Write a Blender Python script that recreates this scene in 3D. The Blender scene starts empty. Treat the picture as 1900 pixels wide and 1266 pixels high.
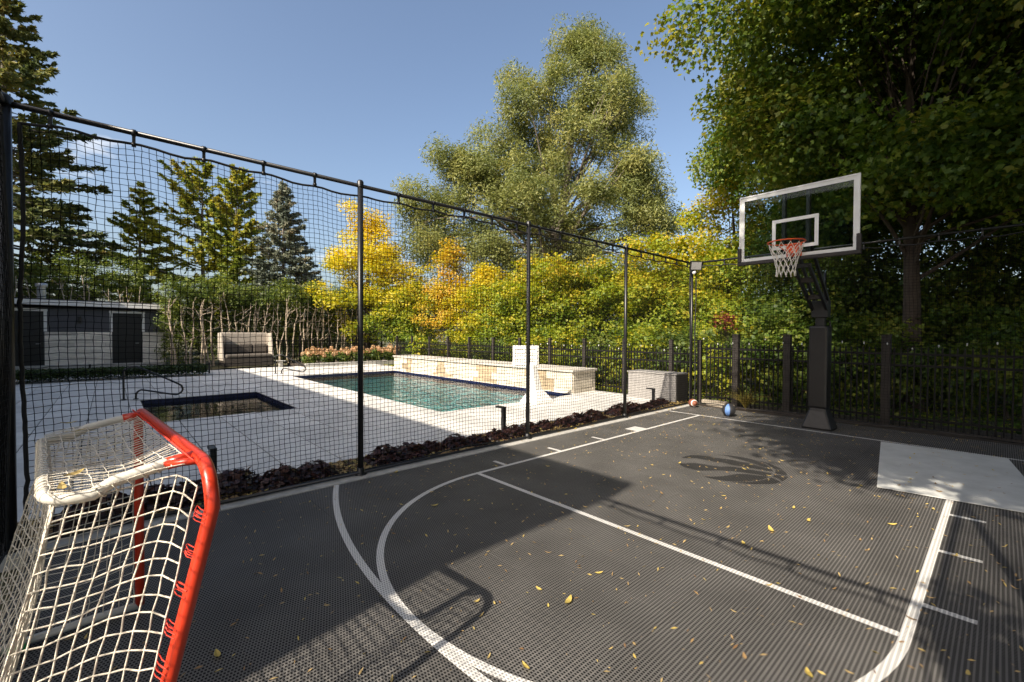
import bpy, math, numpy as np
from mathutils import Matrix, Vector
R = math.radians
sc = bpy.context.scene
C = sc.collection
rng = np.random.default_rng(7)

# ------------------------------------------------------------------ camera
CP = np.array([2.1183, -3.0167, 1.5616]); YAW, PIT, ROL, FPX = .8347, -.0159, .0044, 824.7
def basis():
    c, s = math.cos(YAW), math.sin(YAW)
    fw = np.array([-s, c, 0]); rt = np.array([c, s, 0]); up = np.array([0, 0, 1.])
    f2 = fw*math.cos(PIT)+up*math.sin(PIT); u = up*math.cos(PIT)-fw*math.sin(PIT)
    return f2, rt*math.cos(ROL)+u*math.sin(ROL), u*math.cos(ROL)-rt*math.sin(ROL)
F2, R2, U2 = basis()
def ray(u, v): return F2+R2*(u-950)/FPX-U2*(v-633)/FPX
def ground(u, v, z=0):                       # photo pixel -> point on the level z
    d = ray(u, v); return CP+d*(z-CP[2])/d[2]
cam = bpy.data.cameras.new('camera'); co = bpy.data.objects.new('camera', cam); C.objects.link(co)
m = Matrix(((R2[0], U2[0], -F2[0], CP[0]), (R2[1], U2[1], -F2[1], CP[1]), (R2[2], U2[2], -F2[2], CP[2]), (0, 0, 0, 1)))
co.matrix_world = m
cam.lens = 36*FPX/1900; cam.sensor_width = 36; cam.clip_end = 2000; cam.clip_start = .05
sc.camera = co

# ------------------------------------------------------------------ sky, sun, exposure
SUN = Vector((.23, -1.27, 1.)).normalized()
w = bpy.data.worlds.new('World'); sc.world = w; w.use_nodes = True
nt = w.node_tree; bg = nt.nodes['Background']
sky = nt.nodes.new('ShaderNodeTexSky'); sky.sky_type = 'NISHITA'; sky.sun_disc = False
sky.sun_elevation = math.asin(SUN.z); sky.sun_rotation = math.atan2(SUN.x, SUN.y)
sky.air_density = 1.0; sky.dust_density = 4.0; sky.ozone_density = 1.0; sky.altitude = 150
# a few small fair-weather clouds low over the horizon
tc = nt.nodes.new('ShaderNodeTexCoord'); mp = nt.nodes.new('ShaderNodeMapping'); mp.inputs['Scale'].default_value = (2.6, 2.6, 9)
nz = nt.nodes.new('ShaderNodeTexNoise'); nz.inputs['Scale'].default_value = 1.7; nz.inputs['Detail'].default_value = 9; nz.inputs['Roughness'].default_value = .55
nt.links.new(tc.outputs['Generated'], mp.inputs['Vector']); nt.links.new(mp.outputs[0], nz.inputs['Vector'])
cr = nt.nodes.new('ShaderNodeValToRGB'); cr.color_ramp.elements[0].position = .62; cr.color_ramp.elements[1].position = .78
nt.links.new(nz.outputs['Fac'], cr.inputs[0])
sx = nt.nodes.new('ShaderNodeSeparateXYZ'); nt.links.new(tc.outputs['Generated'], sx.inputs[0])
el = nt.nodes.new('ShaderNodeMapRange'); el.inputs[1].default_value = .42; el.inputs[2].default_value = .3; el.inputs[3].default_value = 0; el.inputs[4].default_value = .75
nt.links.new(sx.outputs['Z'], el.inputs[0])
mu = nt.nodes.new('ShaderNodeMath'); mu.operation = 'MULTIPLY'; nt.links.new(cr.outputs[0], mu.inputs[0]); nt.links.new(el.outputs[0], mu.inputs[1])
mx = nt.nodes.new('ShaderNodeMixRGB'); mx.inputs[2].default_value = (7.5, 7.3, 7.1, 1)
nt.links.new(mu.outputs[0], mx.inputs[0]); nt.links.new(sky.outputs[0], mx.inputs[1]); nt.links.new(mx.outputs[0], bg.inputs[0])
bg.inputs[1].default_value = .12
sl = bpy.data.lights.new('sun', 'SUN'); sl.energy = 5.0; sl.angle = R(.53); sl.color = (1, .9, .76)
so = bpy.data.objects.new('sun', sl); C.objects.link(so); so.rotation_euler = SUN.to_track_quat('Z', 'Y').to_euler(); so.location = (8, -40, 40)
vs = sc.view_settings; vs.view_transform = 'Standard'; vs.look = 'None'; vs.exposure = .85; vs.gamma = 1; vs.use_curve_mapping = False
sc.cycles.max_bounces = 7; sc.cycles.transparent_max_bounces = 12; sc.cycles.use_denoising = True
sc.cycles.sample_clamp_indirect = 6

# ------------------------------------------------------------------ materials
def nodes(name):
    M = bpy.data.materials.new(name); M.use_nodes = True
    return M, M.node_tree, M.node_tree.nodes['Principled BSDF']
def mat(name, col, rough=.6, var=.12, scale=6., bump=0., bscale=60., metal=0., stretch=(1, 1, 1), spec=.5, col2=None, objrand=0.):
    M, t, b = nodes(name); N = t.nodes.new; L = t.links.new
    tc = N('ShaderNodeTexCoord'); mp = N('ShaderNodeMapping'); mp.inputs['Scale'].default_value = stretch; L(tc.outputs['Object'], mp.inputs[0])
    n = N('ShaderNodeTexNoise'); n.inputs['Scale'].default_value = scale; n.inputs['Detail'].default_value = 6; n.inputs['Roughness'].default_value = .62; L(mp.outputs[0], n.inputs[0])
    mx = N('ShaderNodeMixRGB'); c = np.array(col)
    lo = c*(1-var); hi = c*(1+var) if col2 is None else np.array(col2)
    mx.inputs[1].default_value = (*lo, 1); mx.inputs[2].default_value = (*hi, 1)
    rp = N('ShaderNodeValToRGB'); rp.color_ramp.elements[0].position = .3; rp.color_ramp.elements[1].position = .7
    L(n.outputs['Fac'], rp.inputs[0]); L(rp.outputs[0], mx.inputs[0]); out = mx.outputs[0]
    if objrand:
        oi = N('ShaderNodeObjectInfo'); hs = N('ShaderNodeHueSaturation'); mr = N('ShaderNodeMapRange'); mr.inputs[3].default_value = 1-objrand; mr.inputs[4].default_value = 1+objrand
        L(oi.outputs['Random'], mr.inputs[0]); L(mr.outputs[0], hs.inputs['Value']); L(out, hs.inputs['Color']); out = hs.outputs[0]
    L(out, b.inputs['Base Color'])
    b.inputs['Roughness'].default_value = rough; b.inputs['Metallic'].default_value = metal; b.inputs['Specular IOR Level'].default_value = spec
    if bump:
        n2 = N('ShaderNodeTexNoise'); n2.inputs['Scale'].default_value = bscale; n2.inputs['Detail'].default_value = 5; L(mp.outputs[0], n2.inputs[0])
        bp = N('ShaderNodeBump'); bp.inputs['Strength'].default_value = bump; bp.inputs['Distance'].default_value = .01; L(n2.outputs['Fac'], bp.inputs['Height']); L(bp.outputs[0], b.inputs['Normal'])
    return M
def leafmat(name, cols, trans=.35, rough=.5, attr='tint'):
    """leaf colour by the leaf's own tint value (0..1)"""
    M, t, b = nodes(name); N = t.nodes.new; L = t.links.new
    a = N('ShaderNodeAttribute'); a.attribute_name = attr
    rp = N('ShaderNodeValToRGB'); e = rp.color_ramp.elements
    while len(e) < len(cols): e.new(.5)
    for i, c in enumerate(cols): e[i].position = i/(len(cols)-1); e[i].color = (*c, 1)
    L(a.outputs['Fac'], rp.inputs[0]); L(rp.outputs[0], b.inputs['Base Color']); b.inputs['Roughness'].default_value = rough; b.inputs['Specular IOR Level'].default_value = .35
    tr = N('ShaderNodeBsdfTranslucent'); hs = N('ShaderNodeHueSaturation'); hs.inputs['Value'].default_value = 1.5; hs.inputs['Saturation'].default_value = 1.1
    L(rp.outputs[0], hs.inputs['Color']); L(hs.outputs[0], tr.inputs[0])
    ms = N('ShaderNodeMixShader'); ms.inputs[0].default_value = trans; L(b.outputs[0], ms.inputs[1]); L(tr.outputs[0], ms.inputs[2])
    L(ms.outputs[0], t.nodes['Material Output'].inputs[0]); return M
def tilemat(name, rib, hole, rough=.5, wear=.22):
    """open-grid sports tile: ribs along the court with staggered slots between them (fine relief by bump, slot shade put into the colour)"""
    M, t, b = nodes(name); N = t.nodes.new; L = t.links.new
    g = N('ShaderNodeNewGeometry'); s = N('ShaderNodeSeparateXYZ'); L(g.outputs['Position'], s.inputs[0])
    def mth(op, a, bb=None):
        n = N('ShaderNodeMath'); n.operation = op
        for i, x in enumerate((a, bb)):
            if x is None: continue
            if isinstance(x, (int, float)): n.inputs[i].default_value = x
            else: L(x, n.inputs[i])
        return n.outputs[0]
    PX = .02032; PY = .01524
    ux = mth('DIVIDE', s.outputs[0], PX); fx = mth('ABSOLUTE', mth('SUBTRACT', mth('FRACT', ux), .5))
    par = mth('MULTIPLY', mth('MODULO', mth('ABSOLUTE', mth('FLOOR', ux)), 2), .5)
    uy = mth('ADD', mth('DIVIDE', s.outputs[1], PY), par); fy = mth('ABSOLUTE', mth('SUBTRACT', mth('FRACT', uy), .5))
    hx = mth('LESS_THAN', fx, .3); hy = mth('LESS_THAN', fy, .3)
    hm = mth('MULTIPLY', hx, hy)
    n = N('ShaderNodeTexNoise'); n.inputs['Scale'].default_value = 1.7; n.inputs['Detail'].default_value = 8; L(g.outputs['Position'], n.inputs[0])
    mr = N('ShaderNodeMapRange'); mr.inputs[1].default_value = .3; mr.inputs[2].default_value = .7; mr.inputs[3].default_value = 1-wear; mr.inputs[4].default_value = 1+wear; L(n.outputs['Fac'], mr.inputs[0])
    oi = N('ShaderNodeObjectInfo'); m2 = N('ShaderNodeMapRange'); m2.inputs[3].default_value = .975; m2.inputs[4].default_value = 1.025; L(oi.outputs['Random'], m2.inputs[0])
    v = mth('MULTIPLY', mr.outputs[0], m2.outputs[0])
    mx = N('ShaderNodeMixRGB'); mx.inputs[1].default_value = (*rib, 1); mx.inputs[2].default_value = (*hole, 1); L(hm, mx.inputs[0])  # slots coloured dark for cavity shade and the base seen through them
    hs = N('ShaderNodeHueSaturation'); L(v, hs.inputs['Value']); L(mx.outputs[0], hs.inputs['Color']); L(hs.outputs[0], b.inputs['Base Color'])
    rr = mth('ADD', mth('MULTIPLY', hm, .4), rough); L(rr, b.inputs['Roughness']); b.inputs['Specular IOR Level'].default_value = .16
    bp = N('ShaderNodeBump'); bp.inputs['Strength'].default_value = .35; bp.inputs['Distance'].default_value = .004; bp.invert = True; L(hm, bp.inputs['Height']); L(bp.outputs[0], b.inputs['Normal'])
    return M

K = {}
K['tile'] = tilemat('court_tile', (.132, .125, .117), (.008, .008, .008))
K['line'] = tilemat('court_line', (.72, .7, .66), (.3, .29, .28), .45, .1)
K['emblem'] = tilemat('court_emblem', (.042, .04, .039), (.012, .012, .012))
K['slot'] = mat('court_subbase', (.02, .02, .02), .9)
K['concrete'] = mat('concrete', (.4, .385, .35), .85, .2, 9, .4, 90, col2=(.5, .48, .44))
K['slab'] = mat('deck_slab', (.57, .55, .515), .7, .12, 2.2, .15, 120, objrand=.12, col2=(.69, .665, .62))
K['joint'] = mat('joint_sand', (.07, .068, .065), .95)
K['soil'] = mat('soil', (.05, .036, .025), .95, .4, 14, .8, 40)
K['earth'] = mat('earth', (.06, .07, .03), .95, .4, .8, .8, 12, col2=(.13, .11, .05))
K['black'] = mat('black_powder_coat', (.012, .012, .013), .38, .2, 20, .1, 300)
K['cord'] = mat('black_net_cord', (.006, .006, .0065), .85, .2, 8, spec=.15)
K['webbing'] = mat('black_webbing', (.011, .011, .012), .7, .25, 30, .3, 200)
K['fence'] = mat('fence_black', (.0085, .008, .008), .5, .3, 6, .1, 80, spec=.25)
K['postgrey'] = mat('fence_post_grey', (.036, .031, .028), .55, .3, 5, .1, 60, spec=.25)
K['red'] = mat('red_goal_paint', (.5, .035, .012), .32, .12, 7, .06, 70, spec=.55)
K['wtube'] = mat('white_goal_paint', (.6, .57, .5), .38, .12, 9, .08, 60)
K['wcord'] = mat('white_goal_cord', (.72, .66, .55), .85, .14, 30, .5, 400)
K['redtie'] = mat('red_tie', (.6, .04, .02), .5)
K['rim'] = mat('orange_rim', (.72, .1, .02), .35, .1, 9)
K['hoopnet'] = mat('hoop_net', (.75, .71, .64), .85, .12, 30)
K['boardframe'] = mat('white_board_print', (.74, .75, .74), .45, .06, 5)
K['pad'] = mat('board_pad', (.035, .03, .03), .75, .3, 9, .2, 90)
K['polepad'] = mat('pole_pad_vinyl', (.011, .01, .01), .42, .35, 5, .25, 14)
K['stone'] = mat('pale_stone', (.55, .49, .39), .85, .2, 3, .5, 30, objrand=.12, col2=(.66, .6, .5))
K['tan'] = mat('tan_stone', (.4, .31, .2), .85, .25, 4, .5, 30, objrand=.15)
K['coping'] = mat('stone_coping', (.5, .46, .4), .8, .12, 4, .3, 50)
K['band'] = mat('blue_pool_tile', (.012, .016, .05), .25, .5, 25, .2, 40)
K['basin'] = mat('pool_plaster', (.13, .55, .58), .8, .1, 1.5)
K['spabasin'] = mat('spa_plaster', (.05, .09, .12), .8, .2, 2)
K['shedstone'] = mat('shed_ledgestone', (.74, .68, .59), .9, .18, 5, .6, 20, objrand=.2, stretch=(1, 1, 4))
K['siding'] = mat('dark_siding', (.075, .075, .085), .6, .15, 8, stretch=(1, 6, .5))
K['trim'] = mat('white_trim', (.78, .77, .74), .5, .05)
K['door'] = mat('black_door', (.012, .012, .012), .4, .2, 6)
K['metal'] = mat('galvanised', (.45, .46, .46), .4, .2, 12, .1, 80, metal=.6)
K['roof'] = mat('roof_membrane', (.04, .04, .042), .8)
K['wicker'] = mat('dark_wicker', (.05, .04, .032), .7, .4, 60, .8, 120)
K['cushion'] = mat('grey_cushion', (.1, .085, .07), .9, .15, 8, .3, 60)
K['canopy'] = mat('beige_canopy', (.4, .35, .29), .85, .1, 6, .2, 30)
K['greybox'] = mat('grey_box', (.3, .285, .27), .65, .1, 6, .15, 40)
K['boxdark'] = mat('dark_slats', (.05, .046, .042), .6, .2, 9)
K['plasticwhite'] = mat('white_plastic', (.8, .78, .74), .45, .06, 5)
K['sheet'] = mat('white_sheet', (.52, .52, .49), .5, .07, 3, .05, 30, col2=(.66, .66, .63))
K['blueball'] = mat('blue_rubber', (.1, .2, .45), .5, .1, 8, .4, 260)
K['blackball'] = mat('black_rubber', (.02, .02, .022), .5, .2, 8, .4, 260)
K['football'] = mat('football_leather', (.22, .07, .035), .6, .15, 9, .5, 260)
K['greenball'] = mat('green_plastic', (.02, .45, .12), .4)
K['plank'] = mat('weathered_plank', (.42, .36, .28), .85, .2, 9, .3, 40, stretch=(1, 8, 8))
K['bark'] = mat('bark', (.05, .037, .027), .95, .35, 9, 1, 26, stretch=(1, 1, .35))
K['barkpale'] = mat('pale_bark', (.42, .34, .25), .9, .3, 12, .8, 30, stretch=(1, 1, .3))
K['barkgrey'] = mat('grey_bark', (.16, .135, .11), .95, .3, 9, 1, 26, stretch=(1, 1, .35))
K['bulb'] = mat('clear_bulb', (.7, .7, .68), .2)
K['house'] = mat('house_stucco', (.5, .47, .42), .9)
K['winglass'] = mat('window_glass', (.03, .035, .04), .08)
K['lampglass'] = mat('lamp_glass', (.25, .25, .25), .2)
G_YG = [(.12, .17, .02), (.2, .27, .03), (.38, .38, .04), (.55, .43, .04)]
L_ = {}
L_['yellow'] = leafmat('leaf_yellow', [(.13, .2, .02), (.33, .34, .025), (.55, .46, .03), (.68, .49, .03)], .4)
L_['yellowgreen'] = leafmat('leaf_yellow_green', [(.07, .13, .015), (.17, .24, .025), (.33, .35, .03), (.56, .41, .035)], .4)
L_['orange'] = leafmat('leaf_orange', [(.17, .22, .03), (.38, .34, .035), (.55, .38, .04), (.56, .28, .035)], .4)
L_['willow'] = leafmat('leaf_willow', [(.085, .11, .035), (.15, .175, .055), (.225, .24, .075), (.31, .285, .085)], .35)
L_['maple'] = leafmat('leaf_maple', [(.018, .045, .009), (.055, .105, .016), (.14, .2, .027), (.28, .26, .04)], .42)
L_['spruce'] = leafmat('needle_spruce', [(.045, .07, .028), (.095, .12, .042), (.18, .18, .05), (.27, .18, .055)], .25, .6)
L_['pine'] = leafmat('needle_pine', [(.1, .15, .035), (.21, .26, .045), (.38, .36, .055), (.46, .32, .05)], .3, .6)
L_['bluespruce'] = leafmat('needle_blue_spruce', [(.1, .125, .1), (.18, .21, .165), (.28, .3, .22), (.34, .24, .14)], .2, .6)
L_['cedar'] = leafmat('cedar_foliage', [(.03, .055, .012), (.07, .11, .02), (.15, .19, .028), (.26, .27, .036)], .25)
L_['hedge'] = leafmat('hedge_leaf', [(.018, .035, .01), (.035, .06, .014), (.06, .09, .02)], .2)
L_['heuchera'] = leafmat('purple_leaf', [(.016, .01, .011), (.034, .018, .017), (.075, .03, .024), (.12, .055, .032)], .2, .35)
L_['hydra'] = leafmat('hydrangea_bloom', [(.36, .2, .1), (.55, .33, .17), (.62, .45, .26), (.66, .36, .2)], .3)
L_['green'] = leafmat('green_leaf', [(.05, .09, .02), (.1, .15, .03), (.2, .22, .035)], .35)
L_['grass'] = leafmat('dry_grass', [(.12, .13, .03), (.33, .27, .06), (.5, .36, .08)], .35)
L_['fallen'] = leafmat('fallen_leaf', [(.2, .11, .05), (.4, .27, .12), (.5, .37, .17), (.58, .44, .11)], .2, .6)
L_['red'] = leafmat('leaf_red', [(.1, .03, .02), (.2, .05, .03), (.3, .1, .05)], .35)

def water(name, tint, bump):
    M, t, b = nodes(name); N = t.nodes.new; L = t.links.new
    tc = N('ShaderNodeTexCoord'); n = N('ShaderNodeTexNoise'); n.inputs['Scale'].default_value = 2.6; n.inputs['Detail'].default_value = 4; n.inputs['Distortion'].default_value = .6
    mp = N('ShaderNodeMapping'); mp.inputs['Scale'].default_value = (1.2, 2.2, 1); L(tc.outputs['Object'], mp.inputs[0]); L(mp.outputs[0], n.inputs[0])
    bp = N('ShaderNodeBump'); bp.inputs['Strength'].default_value = bump; bp.inputs['Distance'].default_value = .05; L(n.outputs['Fac'], bp.inputs['Height'])
    gl = N('ShaderNodeBsdfGlossy'); gl.inputs['Roughness'].default_value = .02; L(bp.outputs[0], gl.inputs['Normal'])
    tr = N('ShaderNodeBsdfTransparent'); tr.inputs[0].default_value = (*tint, 1)
    fr = N('ShaderNodeFresnel'); fr.inputs['IOR'].default_value = 1.33; L(bp.outputs[0], fr.inputs['Normal'])
    ms = N('ShaderNodeMixShader'); L(fr.outputs[0], ms.inputs[0]); L(tr.outputs[0], ms.inputs[1]); L(gl.outputs[0], ms.inputs[2])
    L(ms.outputs[0], t.nodes['Material Output'].inputs[0]); return M
K['water'] = water('pool_water', (.66, .93, .94), .6)
K['spawater'] = water('spa_water', (.3, .5, .62), .12)
def glass():
    M, t, b = nodes('backboard_glass'); N = t.nodes.new; L = t.links.new
    gl = N('ShaderNodeBsdfGlossy'); gl.inputs['Roughness'].default_value = .03
    tr = N('ShaderNodeBsdfTransparent'); tr.inputs[0].default_value = (.8, .86, .84, 1)
    fr = N('ShaderNodeFresnel'); fr.inputs['IOR'].default_value = 1.25
    ms = N('ShaderNodeMixShader'); L(fr.outputs[0], ms.inputs[0]); L(tr.outputs[0], ms.inputs[1]); L(gl.outputs[0], ms.inputs[2])
    L(ms.outputs[0], t.nodes['Material Output'].inputs[0]); return M
K['glass'] = glass()

# ------------------------------------------------------------------ mesh helpers
def big(name, V, F, tint=None, smooth=False):
    V = np.ascontiguousarray(V, np.float32); F = np.ascontiguousarray(F, np.int32); k = F.shape[1]
    me = bpy.data.meshes.new(name); me.vertices.add(len(V)); me.vertices.foreach_set('co', V.ravel())
    me.loops.add(F.size); me.loops.foreach_set('vertex_index', F.ravel())
    me.polygons.add(len(F)); me.polygons.foreach_set('loop_start', np.arange(len(F), dtype=np.int32)*k)
    if smooth: me.polygons.foreach_set('use_smooth', np.ones(len(F), bool))
    if tint is not None:
        a = me.attributes.new('tint', 'FLOAT', 'FACE'); a.data.foreach_set('value', np.ascontiguousarray(tint, np.float32))
    me.update(calc_edges=True); return me
class MB:
    def __init__(s): s.v = []; s.f = []; s.sm = []
    def add(s, vs, fs, smooth=False):
        o = len(s.v); s.v += [tuple(map(float, p)) for p in vs]; s.f += [tuple(i+o for i in f) for f in fs]; s.sm += [smooth]*len(fs); return s
    def box(s, x0, x1, y0, y1, z0, z1):
        return s.add([(x0, y0, z0), (x1, y0, z0), (x1, y1, z0), (x0, y1, z0), (x0, y0, z1), (x1, y0, z1), (x1, y1, z1), (x0, y1, z1)],
                     [(3, 2, 1, 0), (4, 5, 6, 7), (0, 1, 5, 4), (1, 2, 6, 5), (2, 3, 7, 6), (3, 0, 4, 7)])
    def bbox(s, x0, x1, y0, y1, z0, z1, b):          # box whose top edges are chamfered
        a = [(x0, y0), (x1, y0), (x1, y1), (x0, y1)]; i = [(x0+b, y0+b), (x1-b, y0+b), (x1-b, y1-b), (x0+b, y1-b)]
        vs = [(*p, z0) for p in a]+[(*p, z1-b) for p in a]+[(*p, z1) for p in i]
        fs = [(8, 9, 10, 11)]
        for k in range(4): j = (k+1) % 4; fs += [(k, j, 4+j, 4+k), (4+k, 4+j, 8+j, 8+k)]
        return s.add(vs, fs)
    def tube(s, path, r, seg=10, cap=True, closed=False):
        P = np.array(path, float); n = len(P); rr = np.full(n, r) if np.isscalar(r) else np.array(r, float)
        T = np.gradient(P, axis=0) if not closed else np.roll(P, -1, 0)-np.roll(P, 1, 0)
        T /= np.linalg.norm(T, axis=1)[:, None]+1e-12
        nrm = np.cross(T[0], (0, 0, 1)); 
        if np.linalg.norm(nrm) < .1: nrm = np.cross(T[0], (1, 0, 0))
        nrm /= np.linalg.norm(nrm); vs = []
        for k in range(n):
            nrm = nrm-T[k]*(nrm@T[k]); nrm /= np.linalg.norm(nrm); bn = np.cross(T[k], nrm)
            for q in range(seg):
                a = 2*math.pi*q/seg; vs.append(P[k]+rr[k]*(nrm*math.cos(a)+bn*math.sin(a)))
        fs = []
        for k in range(n if closed else n-1):
            k2 = (k+1) % n
            for q in range(seg): q2 = (q+1) % seg; fs.append((k*seg+q, k*seg+q2, k2*seg+q2, k2*seg+q))
        s.add(vs, fs, True)
        if cap and not closed:
            o = len(s.v)-n*seg; s.f += [tuple(o+q for q in range(seg))[::-1], tuple(o+(n-1)*seg+q for q in range(seg))]; s.sm += [False]*2
        return s
    def lathe(s, prof, c=(0, 0, 0), seg=20):
        vs = []; n = len(prof); fs = []
        for r, z in prof:
            for q in range(seg): a = 2*math.pi*q/seg; vs.append((c[0]+r*math.cos(a), c[1]+r*math.sin(a), c[2]+z))
        for k in range(n-1):
            for q in range(seg): q2 = (q+1) % seg; fs.append((k*seg+q, k*seg+q2, (k+1)*seg+q2, (k+1)*seg+q))
        return s.add(vs, fs, True)
    def poly(s, pts, z0, z1):                        # prism on a plan outline
        n = len(pts); vs = [(x, y, z0) for x, y in pts]+[(x, y, z1) for x, y in pts]
        return s.add(vs, [tuple(range(n-1, -1, -1)), tuple(range(n, 2*n))]+[(k, (k+1) % n, n+(k+1) % n, n+k) for k in range(n)])
    def mesh(s, name, org=(0, 0, 0)):
        me = bpy.data.meshes.new(name); o = np.array(org)
        me.from_pydata([tuple(np.array(p)-o) for p in s.v], [], s.f); me.update()
        me.polygons.foreach_set('use_smooth', s.sm); return me
def link(name, me, m=None, parent=None, loc=(0, 0, 0)):
    o = bpy.data.objects.new(name, me); C.objects.link(o); o.location = loc
    if parent is not None: o.parent = parent
    if m is not None and me is not None and not me.materials: me.materials.append(m)
    return o
def tag(o, label=None, cat=None, group=None, kind=None):
    if label: o['label'] = label
    if cat: o['category'] = cat
    if group: o['group'] = group
    if kind: o['kind'] = kind
    return o
def thing(name, label, cat, loc=(0, 0, 0), group=None):
    o = bpy.data.objects.new(name, None); C.objects.link(o); o.location = loc; o.empty_display_size = .2
    return tag(o, label, cat, group)
def org(root):
    p = np.zeros(3)
    while root is not None: p += np.array(root.location); root = root.parent
    return p
def part(root, name, mb, m, bevel=0., kind=None):    # mb in world coordinates
    o = link(name, mb.mesh(name, org(root)), m, root)
    if bevel: b = o.modifiers.new('bevel', 'BEVEL'); b.width = bevel; b.segments = 2; b.limit_method = 'ANGLE'
    if kind: o['kind'] = kind
    return o
def struct(name, mb, m):
    return tag(link(name, mb.mesh(name), m), kind='structure')
def copy_tree(o, loc=None, parent=None):
    c = o.copy(); C.objects.link(c); c.parent = parent
    if loc is not None: c.location = loc
    for ch in o.children: copy_tree(ch, None, c)
    return c
def tubeset(P, r, sides=4):
    """P (m,n,3) polylines -> verts, quads"""
    m, n = P.shape[:2]; T = np.gradient(P, axis=1); T /= np.linalg.norm(T, axis=2, keepdims=True)+1e-12
    ref = np.where(np.abs(T[:, :, 2:3]) > .9, np.array([1., .13, 0]), np.array([0., .13, 1.]))
    A = np.cross(T, ref); A /= np.linalg.norm(A, axis=2, keepdims=True)+1e-12; B = np.cross(T, A)
    r = np.broadcast_to(np.asarray(r, float), (m, n))[:, :, None]
    V = np.stack([P+r*(A*math.cos(a)+B*math.sin(a)) for a in np.arange(sides)*2*math.pi/sides], 2)
    i = np.arange(m)[:, None, None]*n*sides+np.arange(n-1)[None, :, None]*sides; q = np.arange(sides)[None, None, :]; q2 = (q+1) % sides
    F = np.stack([i+q, i+q2, i+sides+q2, i+sides+q], -1).reshape(-1, 4)
    return V.reshape(-1, 3), F
def joinVF(parts):
    V = []; F = []; o = 0
    for v, f in parts: V.append(v); F.append(f+o); o += len(v)
    return np.concatenate(V), np.concatenate(F)
def unit(a): return a/(np.linalg.norm(a, axis=-1, keepdims=True)+1e-12)

# ------------------------------------------------------------------ ground, court
PO = (-15.2, -5.35, 1.88, 5.95); SP = (-11.2, -7.72, -2.5, -.12)          # pool and spa openings: x0 x1 y0 y1
def cells(xs, ys, skips):
    for x0, x1 in zip(xs, xs[1:]):
        for y0, y1 in zip(ys, ys[1:]):
            cx, cy = (x0+x1)/2, (y0+y1)/2
            if any(a < cx < b and c < cy < d for a, b, c, d in skips): continue
            yield x0, x1, y0, y1
b = MB()
for x0, x1, y0, y1 in cells([-400, PO[0]-.2, SP[0]-.2, SP[1]+.2, PO[1]+.2, 400], [-400, SP[2]-.2, SP[3]+.2, PO[2]-.2, PO[3]+.2, 400],
                            [(PO[0]-.2, PO[1]+.2, PO[2]-.2, PO[3]+.2), (SP[0]-.2, SP[1]+.2, SP[2]-.2, SP[3]+.2)]):
    b.add([(x0, y0, -.09), (x1, y0, -.09), (x1, y1, -.09), (x0, y1, -.09)], [(0, 1, 2, 3)])
struct('ground', b, K['earth'])
CX0, CY0, TS = -2.45, -3.46, .3048
court = struct('court', MB().box(CX0, CX0+16*TS, CY0, CY0+33*TS, -.085, -.014), K['slot'])
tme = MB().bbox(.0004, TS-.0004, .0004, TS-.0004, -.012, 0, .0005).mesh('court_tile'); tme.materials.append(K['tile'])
tl = []
for i in range(16):
    for j in range(33):
        x, y = CX0+i*TS, CY0+j*TS; d = np.array([x+.15, y+.15, 0])-CP; D = d@F2
        u = 950+FPX*(d@R2)/max(D, .2); v = 633-FPX*(d@U2)/max(D, .2)
        tl.append((D if D > .5 and -60 < u < 1960 and v < 1330 else 99+i, x, y))
tl.sort()
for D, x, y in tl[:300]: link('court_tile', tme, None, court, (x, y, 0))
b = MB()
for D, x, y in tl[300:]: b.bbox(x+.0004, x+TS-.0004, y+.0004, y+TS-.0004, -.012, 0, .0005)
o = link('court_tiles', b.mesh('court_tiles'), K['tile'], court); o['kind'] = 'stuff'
W, LW = 1.829, .051
ZL = .0035
def line(name, pts):
    return link(name, MB().add([(x, y, ZL) for x, y in pts], [tuple(range(len(pts)))]).mesh(name), K['line'], court)
def rect(name, x0, x1, y0, y1): return line(name, [(x0, y0), (x1, y0), (x1, y1), (x0, y1)])
def arc(name, cx, cy, r, a0, a1, n=60, z=ZL):
    A = np.linspace(R(a0), R(a1), n); b = MB()
    vs = [(cx+(r-LW)*math.cos(a), cy+(r-LW)*math.sin(a), z) for a in A]+[(cx+r*math.cos(a), cy+r*math.sin(a), z) for a in A]
    b.add(vs, [(k, n+k, n+k+1, k+1) for k in range(n-1)]); return link(name, b.mesh(name), K['line'], court)
BL = 5.43
rect('free_throw_line', -W+LW, W-LW, 0, LW); rect('baseline', CX0+.01, CX0+16*TS-.01, BL, BL+LW)
for s in (-1, 1):
    x0, x1 = (-W, -W+LW) if s < 0 else (W-LW, W)
    rect('lane_line', x0, x1, 0, BL)
    for y in (.467, 1.434, 2.403):
        a = (-W-.22, -W) if s < 0 else (W, W+.22); rect('hash_mark', a[0], a[1], y-.025, y+.025)
    a = (-W-.22, -W) if s < 0 else (W, W+.22); rect('block_mark', a[0], a[1], 3.275, 3.58)
arc('free_throw_circle', 0, 0, W, 180, 360)
arc('three_point_line', 0, 4.26, 6.1, 246.3, 293.5, 60, ZL+.0025)
def tr(pts): return [tuple(ground(1240+x/7.308, 820+y/7.31)[:2]) for x, y in pts]
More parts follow.
